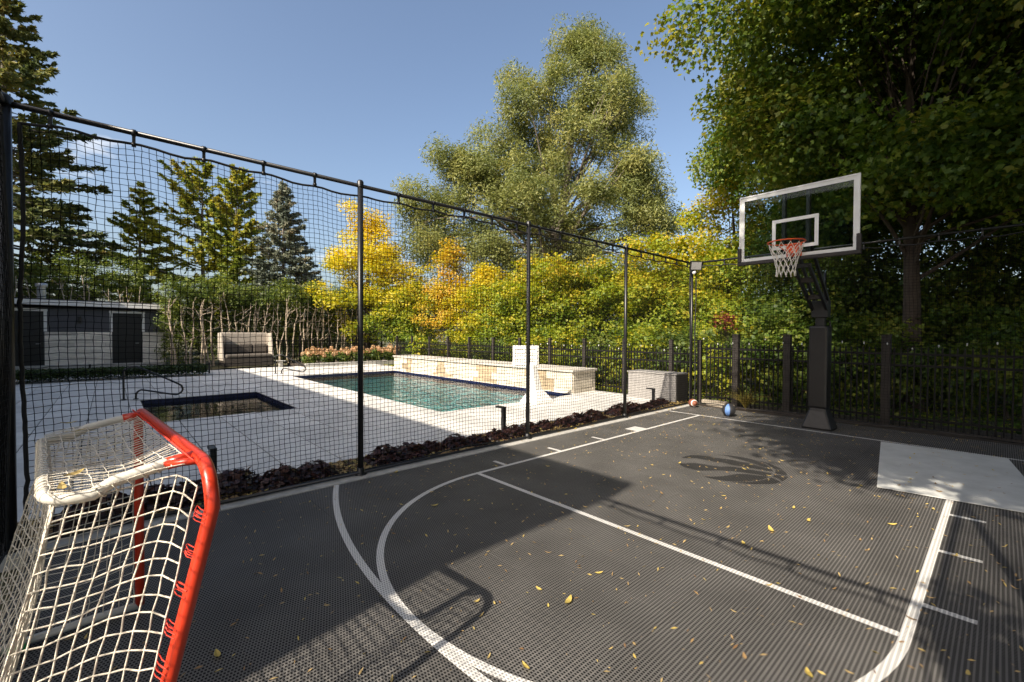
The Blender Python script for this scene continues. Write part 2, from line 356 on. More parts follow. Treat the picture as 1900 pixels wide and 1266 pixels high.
EMB = [[(185,222),(215,205),(260,192),(320,182),(400,184),(480,192),(560,200),(600,215),(680,225),(780,235),(880,250),(960,268),(1060,285),(1160,312),(1250,340),(1330,360),(1385,368),(1415,385),(1415,405),(1340,395),(1250,378),(1150,360),(1060,345),(960,330),(860,315),(780,292),(720,278),(650,275),(590,265),(520,250),(450,238),(380,225),(300,222)],
 [(135,288),(180,295),(230,298),(290,290),(380,292),(470,305),(560,320),(640,332),(720,342),(800,338),(880,342),(960,355),(1060,372),(1160,390),(1260,405),(1340,420),(1405,432),(1380,455),(1370,468),(1280,458),(1180,440),(1080,425),(980,412),(880,400),(780,395),(680,390),(560,393),(440,393),(360,382),(280,362),(220,345),(170,322)],
 [(470,468),(560,478),(660,475),(740,470),(800,462),(860,450),(930,440),(1010,440),(1100,446),(1180,458),(1260,465),(1330,472),(1350,485),(1300,505),(1220,525),(1120,537),(1000,542),(880,540),(760,530),(650,512),(560,495)],
 [(620,172),(700,178),(800,185),(900,196),(1000,212),(1100,232),(1200,258),(1290,295),(1350,325),(1385,352),(1300,345),(1220,320),(1150,295),(1080,275),(1000,250),(900,225),(820,200),(740,185)],
 [(1210,255),(1290,270),(1380,300),(1450,330),(1520,362),(1545,378),(1450,378),(1400,345),(1330,300),(1260,272)],
 [(1455,388),(1550,388),(1590,415),(1610,445),(1615,465),(1540,450),(1450,430),(1450,405)],
 [(1440,442),(1540,462),(1622,478),(1610,500),(1575,525),(1545,540),(1490,500),(1420,475)],
 [(1400,490),(1460,515),(1530,548),(1450,568),(1350,575),(1200,577),(1050,568),(850,550),(1000,552),(1120,548),(1250,530),(1330,512)]]
for e in EMB:
    q = tr(e); link('emblem', MB().add([(x, y, .003) for x, y in q], [tuple(range(len(q)))]).mesh('emblem'), K['emblem'], court)

# kerb strip, planting bed, deck
ks = tag(thing('kerb', None, None), kind='structure')
for k in range(8):
    y0 = -3.6+k*1.3; part(ks, 'kerb_stone', MB().bbox(-2.64, -2.456, y0, min(y0+1.294, 6.75), -.085, .012, .006), K['concrete'])
struct('planting_bed', MB().box(-3.3, -2.645, -6, 7.2, -.2, -.02), K['soil'])
struct('verge', MB().box(-2.44, 4, 6.76, 7.9, -.2, -.03), K['soil'])
deck = struct('pool_deck', MB().add([(x, y, -.03) for x, y in ((0, 0), (.001, 0), (.001, .001), (0, .001))], [(0, 1, 2, 3)]), K['joint'])
deck.data.clear_geometry(); b = MB()
ext = [-20.2, SP[0], SP[1], -3.3]
XE = sorted({-20.2, PO[0]-.0, SP[0], SP[1], PO[1], -3.3}); YE = [-7.2, SP[2], SP[3], PO[2], PO[3], 7.15]
SK = [PO, SP]
for x0, x1, y0, y1 in cells(XE, YE, SK): b.add([(x0, y0, -.012), (x1, y0, -.012), (x1, y1, -.012), (x0, y1, -.012)], [(0, 1, 2, 3)])
b.mesh('pool_deck'); deck.data = b.mesh('pool_deck'); deck.data.materials.append(K['joint'])
ys = [-1.5+.605*k for k in range(-10, 15)]
xs = [-20.2+1.207*k for k in range(0, 15)]
xs[-1] = -3.3
def clip(x0, x1, y0, y1, S):                      # pieces of a slab outside an opening
    a, b_, c, d = S
    if x1 <= a or x0 >= b_ or y1 <= c or y0 >= d: return [(x0, x1, y0, y1)]
    o = []
    if x0 < a: o.append((x0, a, y0, y1)); x0 = a
    if x1 > b_: o.append((b_, x1, y0, y1)); x1 = b_
    if y0 < c: o.append((x0, x1, y0, c))
    if y1 > d: o.append((x0, x1, d, y1))
    return o
slabs = []
for i, (x0, x1) in enumerate(zip(xs, xs[1:])):
    for y0, y1 in zip(ys, ys[1:]):
        if y0 < -7.2 or y1 > 7.15: continue
        for q in clip(x0, x1, y0, y1, PO):
            for r in clip(*q, SP):
                if r[1]-r[0] > .03 and r[3]-r[2] > .03: slabs.append(r)
for x0, x1, y0, y1 in slabs:
    g = .006; link('slab', MB().bbox(x0+g-x0, x1-g-x0, y0+g-y0, y1-g-y0, -.012, 0, .003).mesh('slab'), K['slab'], deck, (x0, y0, rng.uniform(-.0015, .0015)))

# ------------------------------------------------------------------ pool, spa
def pool(name, label, S, depth, wl, bmat, wmat):
    x0, x1, y0, y1 = S; t = thing(name, label, 'pool', ((x0+x1)/2, (y0+y1)/2, 0))
    b = MB()   # basin, open at the top
    P = [(x0, y0), (x1, y0), (x1, y1), (x0, y1)]
    b.add([(*p, -.2) for p in P]+[(*p, -depth) for p in P], [(4, 5, 6, 7)]+[(k, 4+k, 4+(k+1) % 4, (k+1) % 4) for k in range(4)])
    part(t, 'basin', b, bmat)
    b = MB(); e = .012
    for a0, a1, c0, c1 in ((x0, x1, y0, y0+e), (x0, x1, y1-e, y1), (x0, x0+e, y0+e, y1-e), (x1-e, x1, y0+e, y1-e)): b.box(a0, a1, c0, c1, -.24, -.012)
    part(t, 'tile_band', b, K['band'])
    part(t, 'water', MB().add([(x0+e, y0+e, wl), (x1-e, y0+e, wl), (x1-e, y1-e, wl), (x0+e, y1-e, wl)], [(0, 1, 2, 3)]), wmat)
    return t
pool('swimming_pool', 'long turquoise swimming pool in front of the low stone wall', PO, 1.5, -.075, K['basin'], K['water'])
pool('spa_pool', 'small dark square spa pool in the shaded deck behind the goal', SP, .9, -.1, K['spabasin'], K['spawater'])
def handrail(name, label, p, q, h, reach):
    p = np.array(p); q = np.array(q); d = unit(reach)
    t = thing(name, label, 'handrail', (p[0], p[1], 0), 'handrails by the pools')
    pts = [(*p, 0), (*p, h*.8), (*(p+d*.05), h*.94), (*(p+d*.17), h), (*(p+d*.32), h*.95), (*(p+d*1.0), h*.44), (*(p+d*1.09), h*.33), (*(p+d*1.1), h*.2), (*(p+d*1.02), h*.1), (*(p+d*.9), h*.1),
           (*(p+d*.4), h*.26), (*(p+d*.3), h*.27), (*(p+d*.24), h*.2), (*(p+d*.22), h*.1), (*(p+d*.22), 0)]
    P = np.array(pts); n = len(P); tt = np.linspace(0, n-1, n*5); idx = np.clip(tt.astype(int), 0, n-2); f = (tt-idx)[:, None]
    g = lambda i: P[np.clip(i, 0, n-1)]
    a0, a1, a2, a3 = g(idx-1), g(idx), g(idx+1), g(idx+2)
    cv = .5*((2*a1)+(-a0+a2)*f+(2*a0-5*a1+4*a2-a3)*f**2+(-a0+3*a1-3*a2+a3)*f**3); cv[:, 2] = np.maximum(cv[:, 2], 0)
    part(t, 'rail', MB().tube(cv, .021, 10), K['black'])
    for k in (P[0], P[-1]): part(t, 'flange', MB().lathe([(0, .018), (.05, .016), (.055, 0)], k, 14), K['black'])
handrail('pool_handrail', 'bent black handrail at the corner of the shaded spa pool', (-11.5, -2.78), None or (-11.5, -2.57), .76, np.array([.25, 1.]))
handrail('pool_handrail', 'bent black handrail beside the far end of the swimming pool', (-16.6, 1.7), (-16.6, 1.9), .72, np.array([.7, 1.]))

# ------------------------------------------------------------------ stone wall behind the pool
t = thing('pool_wall', 'low pale limestone wall along the far side of the swimming pool', 'stone wall', (-10, 6.4, 0))
WX0, WX1, WY0, WY1, WH = -15.3, -5.45, 5.99, 6.95, .56
part(t, 'core', MB().box(WX0+.03, WX1-.03, WY0+.03, WY1-.03, -.3, WH), K['joint'])
x = WX0; 
for row, (z0, z1) in enumerate(((-.1, .12), (.12, .34), (.34, WH))):
    x = WX0
    while x < WX1-.05:
        L0 = rng.uniform(.35, .7); x1 = min(x+L0, WX1); x1 = WX1 if WX1-x1 < .2 else x1
        ph = ((x+x1)/2-WX0) % 2.46
        o = part(t, 'stone_block', MB().box(x+.004, x1-.004, WY0-.012*rng.random(), WY0+.03, z0+.004, z1-.004), K['tan'] if .75 < ph < 1.65 else K['stone'])
        x = x1
    y = WY0+.031
    while y < WY1-.05:
        y1 = min(y+rng.uniform(.3, .5), WY1); part(t, 'stone_block', MB().box(WX1-.03, WX1+.012*rng.random(), y+.004, y1-.004, z0+.004, z1-.004), K['stone']); y = y1
x = WX0-.05
while x < WX1:
    x1 = min(x+1.23, WX1+.06); part(t, 'coping_stone', MB().box(x+.003, x1-.003, WY0-.06, WY1+.03, WH+.002, WH+.062), K['coping'], .006); x = x1

# ------------------------------------------------------------------ net enclosure round the court
NX, NY0, NY1, NH = 2.6, -3.56, 6.72, 3.2
PYS = [-3.56, -.98, 1.58, 4.11, 6.72]
def netpost(x, y, label, h=NH, r=.03):
    t = thing('net_post', label, 'post', (x, y, 0), 'black posts of the ball net')
    part(t, 'pole', MB().tube([(x, y, -.05), (x, y, h)], r, 14), K['black'])
    part(t, 'cap', MB().lathe([(0, .03), (r*.8, .026), (r*1.18, .008), (r*1.18, -.05)], (x, y, h), 14), K['black'])
    part(t, 'base_collar', MB().lathe([(r*2.2, 0), (r*2.2, .012), (r*1.4, .02), (r*1.35, .07), (r, .075)], (x, y, .012 if abs(x) > 2.46 else 0), 14), K['black'])
    return t
pl = ['thick black net post at the left edge beside the hockey goal', 'black net post in front of the shaded deck, nearest free-standing post', 'black net post beside the white toy hoop', 'black net post in front of the grey storage box', 'black corner post under the floodlight']
for y, l in zip(PYS, pl): netpost(-NX, y, l, NH, .045 if y < -3 else .03)
for k, y in enumerate(PYS): netpost(NX, y, f'black net post on the right side of the court, {["by the house end","beside the camera spot","beside the lane","by the white board","in the far corner"][k]}')
def rail(label, a, b, z, nb, name='top_rail'):
    a = np.array(a, float); b = np.array(b, float); t = thing(name, label, 'net rail', (*((a+b)/2), z))
    part(t, 'tube', MB().tube([(*a, z), (*b, z)], .021, 12), K['black'])
    for k in range(nb):
        p = a+(b-a)*(k+.5)/nb; d = unit(b-a); br = MB()
        br.tube([(*(p-d*.014), z), (*(p+d*.014), z)], .027, 10); br.box(p[0]-.011, p[0]+.011, p[1]-.011, p[1]+.011, z-.1, z-.02); br.tube([(*(p-d*.014), z-.095), (*(p+d*.014), z-.095)], .019, 8)
        part(t, 'bracket', br, K['black'])
RZ = NH-.035
rail('black top rail running over the pool side net', (-NX, NY0), (-NX, NY1), RZ, 22)
rail('black top rail behind the backboard', (-NX, NY1), (NX, NY1), RZ, 11)
rail('black top rail over the house end net behind the goal', (-NX, NY0), (NX, NY0), RZ, 11)
rail('black top rail over the right side net', (NX, NY0), (NX, NY1), RZ, 22)
def netmesh(L, H, pitch=.0478, r=.0026, seed=1, nb=22):
    g = np.random.default_rng(seed); nx = int(L/pitch); nz = int(H/pitch)
    X, Z = np.meshgrid(np.linspace(0, L, nx+1), np.linspace(0, H, nz+1), indexing='ij')
    ph = X/L*nb*2*math.pi; sag = .022*(1+np.cos(ph))*.5                     # border hangs in scallops between brackets
    Zs = Z-sag*(Z/H)**2-.012*np.sin(X*2.1+seed)*(Z/H)
    low = .03*np.sin(X*1.3+seed)+.02*np.sin(X*3.7); Zs = Zs+low*(1-Z/H)*.6
    Xs = X+.012*np.sin(Z*3.1+X*.8)+g.normal(0, .0022, X.shape); Zs = Zs+g.normal(0, .0022, X.shape)+.006*np.sin(X*5)
    Yd = .03*np.sin(X*1.7+Z*.9)*np.sin(Z/H*math.pi)+g.normal(0, .0015, X.shape)
    P = np.stack([Xs, Yd, Zs], -1)
    V, F = joinVF([tubeset(P, r, 3), tubeset(P.transpose(1, 0, 2), r, 3)])
    top = P[:, -1]; bot = P[:, 0]; lef = P[0]; rig = P[-1]
    return big('net_mesh', V, F), top, bot, lef, rig
def netpanel(label, me, edges, org_, rot):
    t = thing('sports_net', label, 'net', org_); t.rotation_euler = (0, 0, rot)
    link('net_mesh', me, K['cord'], t)
    for nm, e in zip(('top_border', 'bottom_rope', 'side_strap', 'side_strap'), edges):
        key = nm+str(id(e))
        if key not in EDGE:
            b = MB(); r = {'top_border': .0105, 'bottom_rope': .009, 'side_strap': .013}[nm]; b.tube(e[::2] if nm != 'side_strap' else e, r, 6); EDGE[key] = b.mesh(nm)
        link(nm, EDGE[key], K['webbing'], t)
EDGE = {}
NB = .05; NHH = RZ-.095-NB
L1 = NY1-NY0-.16; meL, *eL = netmesh(L1, NHH, seed=3); L2 = 2*NX-.16; meS, *eS = netmesh(L2, NHH, seed=5, nb=11)
netpanel('tall black square-mesh net between the court and the pool deck', meL, eL, (-NX, NY0+.08, NB), R(90))
netpanel('tall black square-mesh net behind the basketball hoop', meS, eS, (-NX+.08, NY1, NB), 0)
netpanel('tall black square-mesh net behind the hockey goal at the house end', meS, eS, (-NX+.08, NY0, NB), 0)
netpanel('tall black square-mesh net along the right side of the court', meL, eL, (NX, NY0+.08, NB), R(90))
# loose rope and bottom pipe at the foot of the hoop-side net
b = MB(); xs_ = np.linspace(-2.5, 2.5, 40)
t = thing('net_bottom_cable', 'slack grey cable along the foot of the net behind the hoop', 'cable', (0, 6.66, 0))
part(t, 'cable', MB().tube([(x, 6.66-.02*math.sin(x*2), .012+.035*abs(math.sin(x*1.1))) for x in xs_], .009, 6), K['postgrey'])
t = thing('net_bottom_pipe', 'thin black pipe along the foot of the pool side net', 'pipe', (-2.58, 1.5, .04))
part(t, 'pipe', MB().tube([(-2.58, -3.5, .035), (-2.58, 6.6, .035)], .016, 8), K['black'])
# floodlight on the corner post
fx, fy, fz = -2.56, 6.69, 3.12
t = thing('floodlight', 'black square floodlight on top of the corner net post', 'floodlight', (fx, fy, fz))
fd = unit(np.array([.75, -.62, -.25])); fr = unit(np.cross(fd, (0, 0, 1))); fu = np.cross(fr, fd); fc = np.array([fx, fy, fz])+fd*.13
def obox(b, c, ax, ay, az, hx, hy, hz):
    vs = [c+ax*hx*i+ay*hy*j+az*hz*k for k in (-1, 1) for i, j in ((-1, -1), (1, -1), (1, 1), (-1, 1))]
    return b.add(vs, [(3, 2, 1, 0), (4, 5, 6, 7), (0, 1, 5, 4), (1, 2, 6, 5), (2, 3, 7, 6), (3, 0, 4, 7)])
part(t, 'housing', obox(MB(), fc, fr, fu, fd, .13, .1, .03), K['black'], .006)
part(t, 'lens', obox(MB(), fc+fd*.032, fr, fu, fd, .11, .08, .003), K['lampglass'])
part(t, 'bracket', MB().tube([(fx, fy, fz-.02), tuple(fc-fd*.03)], .015, 8), K['black'])
part(t, 'sensor', MB().lathe([(0, -.05), (.035, -.03), (.045, 0), (.035, .03), (0, .05)], (fx+.05, fy-.06, fz-.17), 14), K['trim'])
part(t, 'cable', MB().tube([(fx+.1, fy-.05, fz), (fx+.16, fy-.03, fz-.08), (fx+.14, fy-.03, fz-.17), (fx+.07, fy-.05, fz-.19)], .006, 6), K['black'])

# ------------------------------------------------------------------ basketball hoop
HX = .06
t = thing('basketball_hoop', 'tall black padded pole basketball hoop with clear glass backboard', 'basketball hoop', (HX, 5.85, 0))
y0 = 5.85
b = MB(); vs = []; fs = []
for (z, hw, hd) in ((0, .21, .21), (.03, .215, .215), (.3, .13, .14), (.36, .12, .13)):
    c = .04; o = len(vs)
    for sx_, sy_ in ((-1, -1), (1, -1), (1, 1), (-1, 1)): vs.append((HX+sx_*hw, y0+sy_*hd, z))
for k in range(3):
    for q in range(4): fs.append((k*4+q, k*4+(q+1) % 4, k*4+4+(q+1) % 4, k*4+4+q))
fs.append((12, 13, 14, 15)); b.add(vs, fs); part(t, 'pad_skirt', b, K['polepad'], .03)
part(t, 'pole_pad', MB().box(HX-.135, HX+.135, y0-.155, y0+.14, .345, 1.72), K['polepad'], .035)
part(t, 'pole', MB().box(HX-.065, HX+.065, y0-.06, y0+.07, .1, 2.05), K['black'], .008)
part(t, 'crank', MB().tube([(HX+.07, y0+.05, 1.8), (HX+.12, y0+.05, 1.8), (HX+.13, y0+.05, 1.62)], .012, 8), K['black'])
part(t, 'actuator', MB().tube([(HX+.03, y0+.12, 1.75), (HX+.03, y0+.09, 2.62)], .022, 10), K['black'])
BYF = 4.61; BZ0, BZ1, BW = 2.69, 3.785, .785
for sx_ in (-1, 1):
    for (pa, pb) in (((y0-.05, 1.98), (BYF+.12, 2.62)), ((y0+.07, 2.1), (BYF+.12, 3.0))):
        x = HX+sx_*.1; d = unit(np.array([0, pb[0]-pa[0], pb[1]-pa[1]])); n_ = np.array([0, -d[2], d[1]])
        c = np.array([x, (pa[0]+pb[0])/2, (pa[1]+pb[1])/2]); l = np.hypot(pb[0]-pa[0], pb[1]-pa[1])/2
        part(t, 'lift_arm', obox(MB(), c, d, n_, np.array([1., 0, 0]), l, .033, .018), K['black'], .004)
for f in (.28, .66):
    yy = y0-.05+(BYF+.12-y0+.05)*f; zz = 1.98+(2.62-1.98)*f
    part(t, 'cross_plate', MB().box(HX-.085, HX+.085, yy-.06, yy+.06, zz-.015, zz+.06), K['postgrey'], .004)
part(t, 'pole_head', MB().box(HX-.115, HX+.115, y0-.1, y0+.12, 1.86, 2.14), K['black'], .008)
bf = MB()
for sx_ in (-1, 1): bf.box(HX-.06+sx_*.16-.025, HX-.06+sx_*.16+.025, BYF+.03, BYF+.11, BZ0+.02, BZ1-.03)
bf.box(HX-.25, HX+.13, BYF+.115, BYF+.155, 2.98, 3.04); bf.box(HX-.25, HX+.13, BYF+.115, BYF+.155, 2.58, 2.64)
part(t, 'back_frame', bf, K['black'], .004)
bb = part(t, 'backboard', MB().box(-BW+.02, BW-.02, BYF+.003, BYF+.015, BZ0+.05, BZ1-.015), K['glass'])
fw_ = .055; b = MB()
b.box(-BW, BW, BYF-.012, BYF+.03, BZ1-.02, BZ1); b.box(-BW, -BW+.02, BYF-.012, BYF+.03, BZ0+.02, BZ1-.0205); b.box(BW-.02, BW, BYF-.012, BYF+.03, BZ0+.02, BZ1-.0205)
def sub(parent, name, mb, m, bevel=0): return part(parent, name, mb, m, bevel)
sub(bb, 'edge_frame', b, K['boardframe'])
b = MB(); b.box(-BW+.02, BW-.02, BYF-.002, BYF+.0028, BZ1-.02-fw_, BZ1-.0205); b.box(-BW+.02, BW-.02, BYF-.002, BYF+.0028, BZ0+.05, BZ0+.1)
b.box(-BW+.02, -BW+.02+fw_, BYF-.0018, BYF+.0028, BZ0+.1, BZ1-.02-fw_); b.box(BW-.02-fw_, BW-.02, BYF-.0018, BYF+.0028, BZ0+.1, BZ1-.02-fw_)
sub(bb, 'border_stripe', b, K['boardframe'])
b = MB(); s0, s1, q0, q1, sw = -.305, .305, 2.87, 3.33, .05
b.box(s0, s1, BYF-.002, BYF+.0028, q1-sw, q1); b.box(s0, s1, BYF-.002, BYF+.0028, q0, q0+sw); b.box(s0, s0+sw, BYF-.0018, BYF+.0028, q0+sw, q1-sw); b.box(s1-sw, s1, BYF-.0018, BYF+.0028, q0+sw, q1-sw)
sub(bb, 'target_square', b, K['boardframe'])
b = MB(); b.box(-BW-.02, BW+.02, BYF-.035, BYF+.045, BZ0-.005, BZ0+.048)
for sx_ in (-1, 1): b.box(min(sx_*(BW+.02), sx_*(BW-.035)), max(sx_*(BW+.02), sx_*(BW-.035)), BYF-.033, BYF+.043, BZ0+.0485, BZ0+.27)
sub(bb, 'edge_pad', b, K['pad'], .008)
RY, RZZ, RR = 4.24, 2.905, .235
rm = part(t, 'rim', MB().tube([(RR*math.cos(a), RY+RR*math.sin(a), RZZ) for a in np.linspace(0, 2*math.pi, 41)[:-1]], .0095, 8, closed=True), K['rim'])
b = MB(); b.box(-.075, .075, RY+RR+.008, BYF-.004, RZZ-.13, RZZ+.01); b.box(-.1, .1, BYF-.02, BYF-.003, RZZ-.17, RZZ+.035)
for sx_ in (-1, 1): b.tube([(sx_*.07, BYF-.06, RZZ-.1), (sx_*.15, RY+.2, RZZ-.02)], .009, 6)
sub(rm, 'bracket', b, K['rim'], .004)
b = MB()
for q in range(12):
    a = 2*math.pi*q/12; b.tube([(RR*math.cos(a), RY+RR*math.sin(a), RZZ-.005), ((RR-.012)*math.cos(a), RY+(RR-.012)*math.sin(a), RZZ-.03)], .004, 5)
sub(rm, 'hooks', b, K['rim'])
pol = []
prof = lambda f: (RR-.012)*(1-f)+(.125)*f if f < .55 else .17+.0*f
def rad(f): return np.interp(f, [0, .25, .55, .8, 1], [RR-.012, .185, .138, .118, .125])
for q in range(12):
    for s_ in (-1, 1):
        f = np.linspace(0, 1, 17); a = 2*math.pi*q/12+s_*f*2*math.pi/12*2.6
        wob = .004*np.sin(f*40+q)
        pol.append(np.stack([rad(f)*np.cos(a)+wob, RY+rad(f)*np.sin(a), RZZ-.03-f*.46], -1))
V, F = tubeset(np.array(pol), .0048, 5); o = link('hoop_net', big('hoop_net', V-org(t), F, smooth=True), K['hoopnet'], t)

# ------------------------------------------------------------------ hockey goal
gl0 = np.array([.42, -2.775]); gl1 = np.array([-1.12, -2.9]); GH = 1.13; gr = .0215
t = thing('hockey_goal', 'red and white hockey goal with white cord netting at the near left', 'hockey goal', (gl0[0], gl0[1], 0))
gu = unit(gl1-gl0); gw = np.linalg.norm(gl1-gl0); gb_ = np.array([-gu[1], gu[0]]); gb_ = gb_ if gb_[1] < 0 else -gb_
def GP(s, d, z): p = gl0+gu*s+gb_*d; return np.array([p[0], p[1], z])
cr_ = .13; A = np.linspace(0, math.pi/2, 8)
LEAN = np.array([.08, -.245, 0])
def NP(z, ds=0., dd=0.): return GP(ds, dd, z)+LEAN*np.clip(1-z/(GH-cr_), 0, 1)
fp = [NP(.03)]+[NP(z) for z in np.linspace(.2, GH-cr_, 5)]+[GP(cr_*(1-math.cos(a)), 0, GH-cr_+cr_*math.sin(a)) for a in A[1:]]
fp += [GP(s, 0, GH) for s in np.linspace(cr_+.1, gw-cr_-.1, 5)]+[GP(gw-cr_+cr_*math.sin(a), 0, GH-cr_+cr_*math.cos(a)) for a in A]+[GP(gw, 0, z) for z in (.8, .5, .2, .03)]
part(t, 'goal_frame', MB().tube(fp, gr, 16), K['red'])
DB = .62
bp_ = [NP(.03), GP(-.05, .36, .03), GP(-.03, .42, .03)]+[GP(-.02+.16*(1-math.cos(a)), DB-.16+.16*math.sin(a), .03) for a in A]
bp_ += [GP(gw+.02-.16+.16*math.sin(a), DB-.16+.16*math.cos(a), .03) for a in A]+[GP(gw+.02, d, .03) for d in (.4, .2)]+[GP(gw, 0, .03)]
part(t, 'base_tube', MB().tube(bp_, .019, 12), K['wtube'])
TI, TD, TZ = .2, .37, 1.06
tp = [GP(TI, .03, GH-.005), GP(TI, .1, GH-.015), GP(TI, .22, GH-.04)]+[GP(TI+.1*(1-math.cos(a)), TD-.1+.1*math.sin(a), TZ) for a in A]
tp += [GP(gw-TI-.1+.1*math.sin(a), TD-.1+.1*math.cos(a), TZ) for a in A]+[GP(gw-TI, .22, GH-.04), GP(gw-TI, .1, GH-.015), GP(gw-TI, .03, GH-.005)]
part(t, 'top_tube', MB().tube(tp, .0185, 14), K['wtube'])
for s_ in (TI, gw-TI): part(t, 'stub', MB().tube([GP(s_, .0, GH-.002), GP(s_, .085, GH-.012)], .0215, 12), K['red'])
for s_, d_ in ((cr_*.9, .17), (gw-cr_*.9, .17)):
    part(t, 'gusset', MB().tube([GP(s_ if s_ < .5 else s_, .0, GH), GP(TI if s_ < .5 else gw-TI, .1, GH-.012)], .012, 8), K['red'])
def bil(c00, c10, c01, c11, nu, nv, fn=None):
    u, v = np.meshgrid(np.linspace(0, 1, nu), np.linspace(0, 1, nv), indexing='ij'); u = u[..., None]; v = v[..., None]
    P = c00*(1-u)*(1-v)+c10*u*(1-v)+c01*(1-u)*v+c11*u*v
    if fn is not None: P = fn(P, u[..., 0], v[..., 0])
    return P
g5 = np.random.default_rng(11)
def cords(name, P, r=.0027):
    P = P+g5.normal(0, .0018, P.shape)
    def ref(Q):                     # round the cord's kinks a little
        Q2 = np.empty((Q.shape[0], Q.shape[1]*3-2, 3)); 
        for k in range(3): Q2[:, k::3][:, :Q.shape[1]-(k > 0)] = Q[:, :Q.shape[1]-(k > 0)]*(1-k/3)+(Q[:, 1:]*(k/3) if k else 0)
        return Q2
    V, F = joinVF([tubeset(ref(P), r, 5), tubeset(ref(P.transpose(1, 0, 2)), r, 5)])
    return link(name, big(name, V-org(t), F, smooth=True), K['wcord'], t)
def wob(ax, amp, ku=9, kv=7):
    ax = np.array(ax)
    return lambda P, u, v: P+ax*(amp*np.sin(u*math.pi)*np.sin(v*math.pi))[..., None]+np.array([0, 0, 1.])*(.006*np.sin(u*ku+v*kv))[..., None]
b3 = np.array([*gb_, 0]); u3 = np.array([*gu, 0])
cords('top_netting', bil(GP(TI-.06, .03, GH-.01), GP(gw-TI+.06, .03, GH-.01), GP(TI, TD-.01, TZ+.018), GP(gw-TI, TD-.01, TZ+.018), 34, 8, wob((0, 0, -1), .035)), .0019)
nr = GP(TI+.03, TD-.02, TZ-.02); nb0 = GP(-.02, DB-.02, .05)
TOPP = np.array([GP(.05, .03, GH-.07), GP(TI-.04, .05, GH-.04), GP(TI-.012, .12, GH-.05), GP(TI-.01, .24, GH-.075), nr]); TV = [0, .16, .36, .68, 1]
def side_fn(P, u, v):
    tgt = np.stack([np.interp(v, TV, TOPP[:, k]) for k in range(3)], -1); st = TOPP[0]*(1-v[..., None])+nr*v[..., None]
    return P+(tgt-st)*(u**3)[..., None]+u3*(.03*np.sin(u*math.pi)*np.sin(v*math.pi))[..., None]+np.array([0, 0, 1.])*(.006*np.sin(u*9+v*7))[..., None]
cords('side_netting', bil(NP(.05, .035, .03), TOPP[0], nb0, nr, 23, 11, side_fn), .0027)
fr_ = GP(gw-TI-.03, TD-.02, TZ-.02); fb0 = GP(gw+.02, DB-.02, .05)
cords('side_netting', bil(GP(gw-.035, .03, .06), GP(gw-.035, .03, GH-.12), fb0, fr_, 23, 10, wob(u3, -.05)), .0023)
cords('back_netting', bil(nb0, fb0, nr, fr_, 28, 22, wob(b3, -.07)), .0026)
for zz in np.linspace(.12, GH-.17, 9):
    b = MB(); j = g5.normal(0, .004, 8)
    for q in range(3):
        z_ = zz+.011*q+j[q]; b.tube([NP(z_, -.012+j[3], .018), NP(z_+.003, .02, .032), NP(z_+.004+j[4], .05, .034), NP(z_+.013+j[5], .05, .03), NP(z_+.012, .02, .026), NP(z_+.009, -.012, .014)], .0017, 5, closed=True)
    part(t, 'lacing', b, K['redtie'])
b = MB(); n_ = 90; pts = [GP(.12+(gw-.24)*k/n_, .012+.028*(k % 2), GH+.02*(1 if k % 2 else -.6)) for k in range(n_)]
b.tube(pts, .0032, 5); part(t, 'lacing', b, K['redtie'])
for q0_, q1_, nn in ((GP(TI, .1, GH-.015), GP(TI, TD-.1, TZ), 5), (GP(TI+.1, TD, TZ), GP(gw-TI-.1, TD, TZ), 24)):
    b = MB(); ax = unit(q1_-q0_); e1 = unit(np.cross(ax, (0, 0, 1.))); e2 = np.cross(ax, e1); pts = []
    for k in range(nn*8+1):
        a = k/8*2*math.pi; pts.append(q0_+(q1_-q0_)*k/(nn*8)+.0205*(e1*math.cos(a)+e2*math.sin(a)))
    b.tube(pts, .0024, 5); part(t, 'lacing', b, K['wcord'])
def ball(name, label, cat, c, r, mats, stripes=None, parts_=None):
    t = thing(name, label, cat, (c[0], c[1], 0)); return t
t = thing('toy_ball', 'small green plastic ball on the court inside the hockey goal', 'ball', (-1.05, -3.36, 0))
part(t, 'shell', MB().lathe([(.033*math.sin(a), .033-.033*math.cos(a)) for a in np.linspace(0, math.pi, 13)], (-1.05, -3.36, .001), 20), K['greenball'])

# ------------------------------------------------------------------ balls, shooting board, planks
def sphere_panels(c, r, pick):
    S, Q = 32, 20; out = {}
    for i in range(S):
        for j in range(Q):
            k = pick((i+.5)/S, (j+.5)/Q); out.setdefault(k, MB())
            f = lambda a, b: (c[0]+r*math.sin(math.pi*b/Q)*math.cos(2*math.pi*a/S), c[1]+r*math.sin(math.pi*b/Q)*math.sin(2*math.pi*a/S), c[2]+r*math.cos(math.pi*b/Q))
            out[k].add([f(i, j), f(i, j+1), f(i+1, j+1), f(i+1, j)], [(0, 1, 2, 3)], True)
    return out
c = (-1.39, 5.78, .122); t = thing('basketball', 'blue and black basketball lying near the baseline', 'ball', (c[0], c[1], 0))
pn = sphere_panels(c, .12, lambda u, v: 1 if int(((u+.04) % 1)*8) in (1, 4, 6) else 0)
part(t, 'black_panels', pn[0], K['blackball']); part(t, 'blue_panels', pn[1], K['blueball'])
b = MB()
for k in range(4):
    a0 = k*math.pi/4-.04*2*math.pi; b.tube([(c[0]+.1205*math.sin(q)*math.cos(a0), c[1]+.1205*math.sin(q)*math.sin(a0), c[2]+.1205*math.cos(q)) for q in np.linspace(0, 2*math.pi, 33)[:-1]], .0025, 5, closed=True)
part(t, 'seams', b, K['blackball'])
c = np.array((-2.36, 6.33, .088)); t = thing('football', 'brown football with white stripes at the far corner of the court', 'ball', (c[0], c[1], 0))
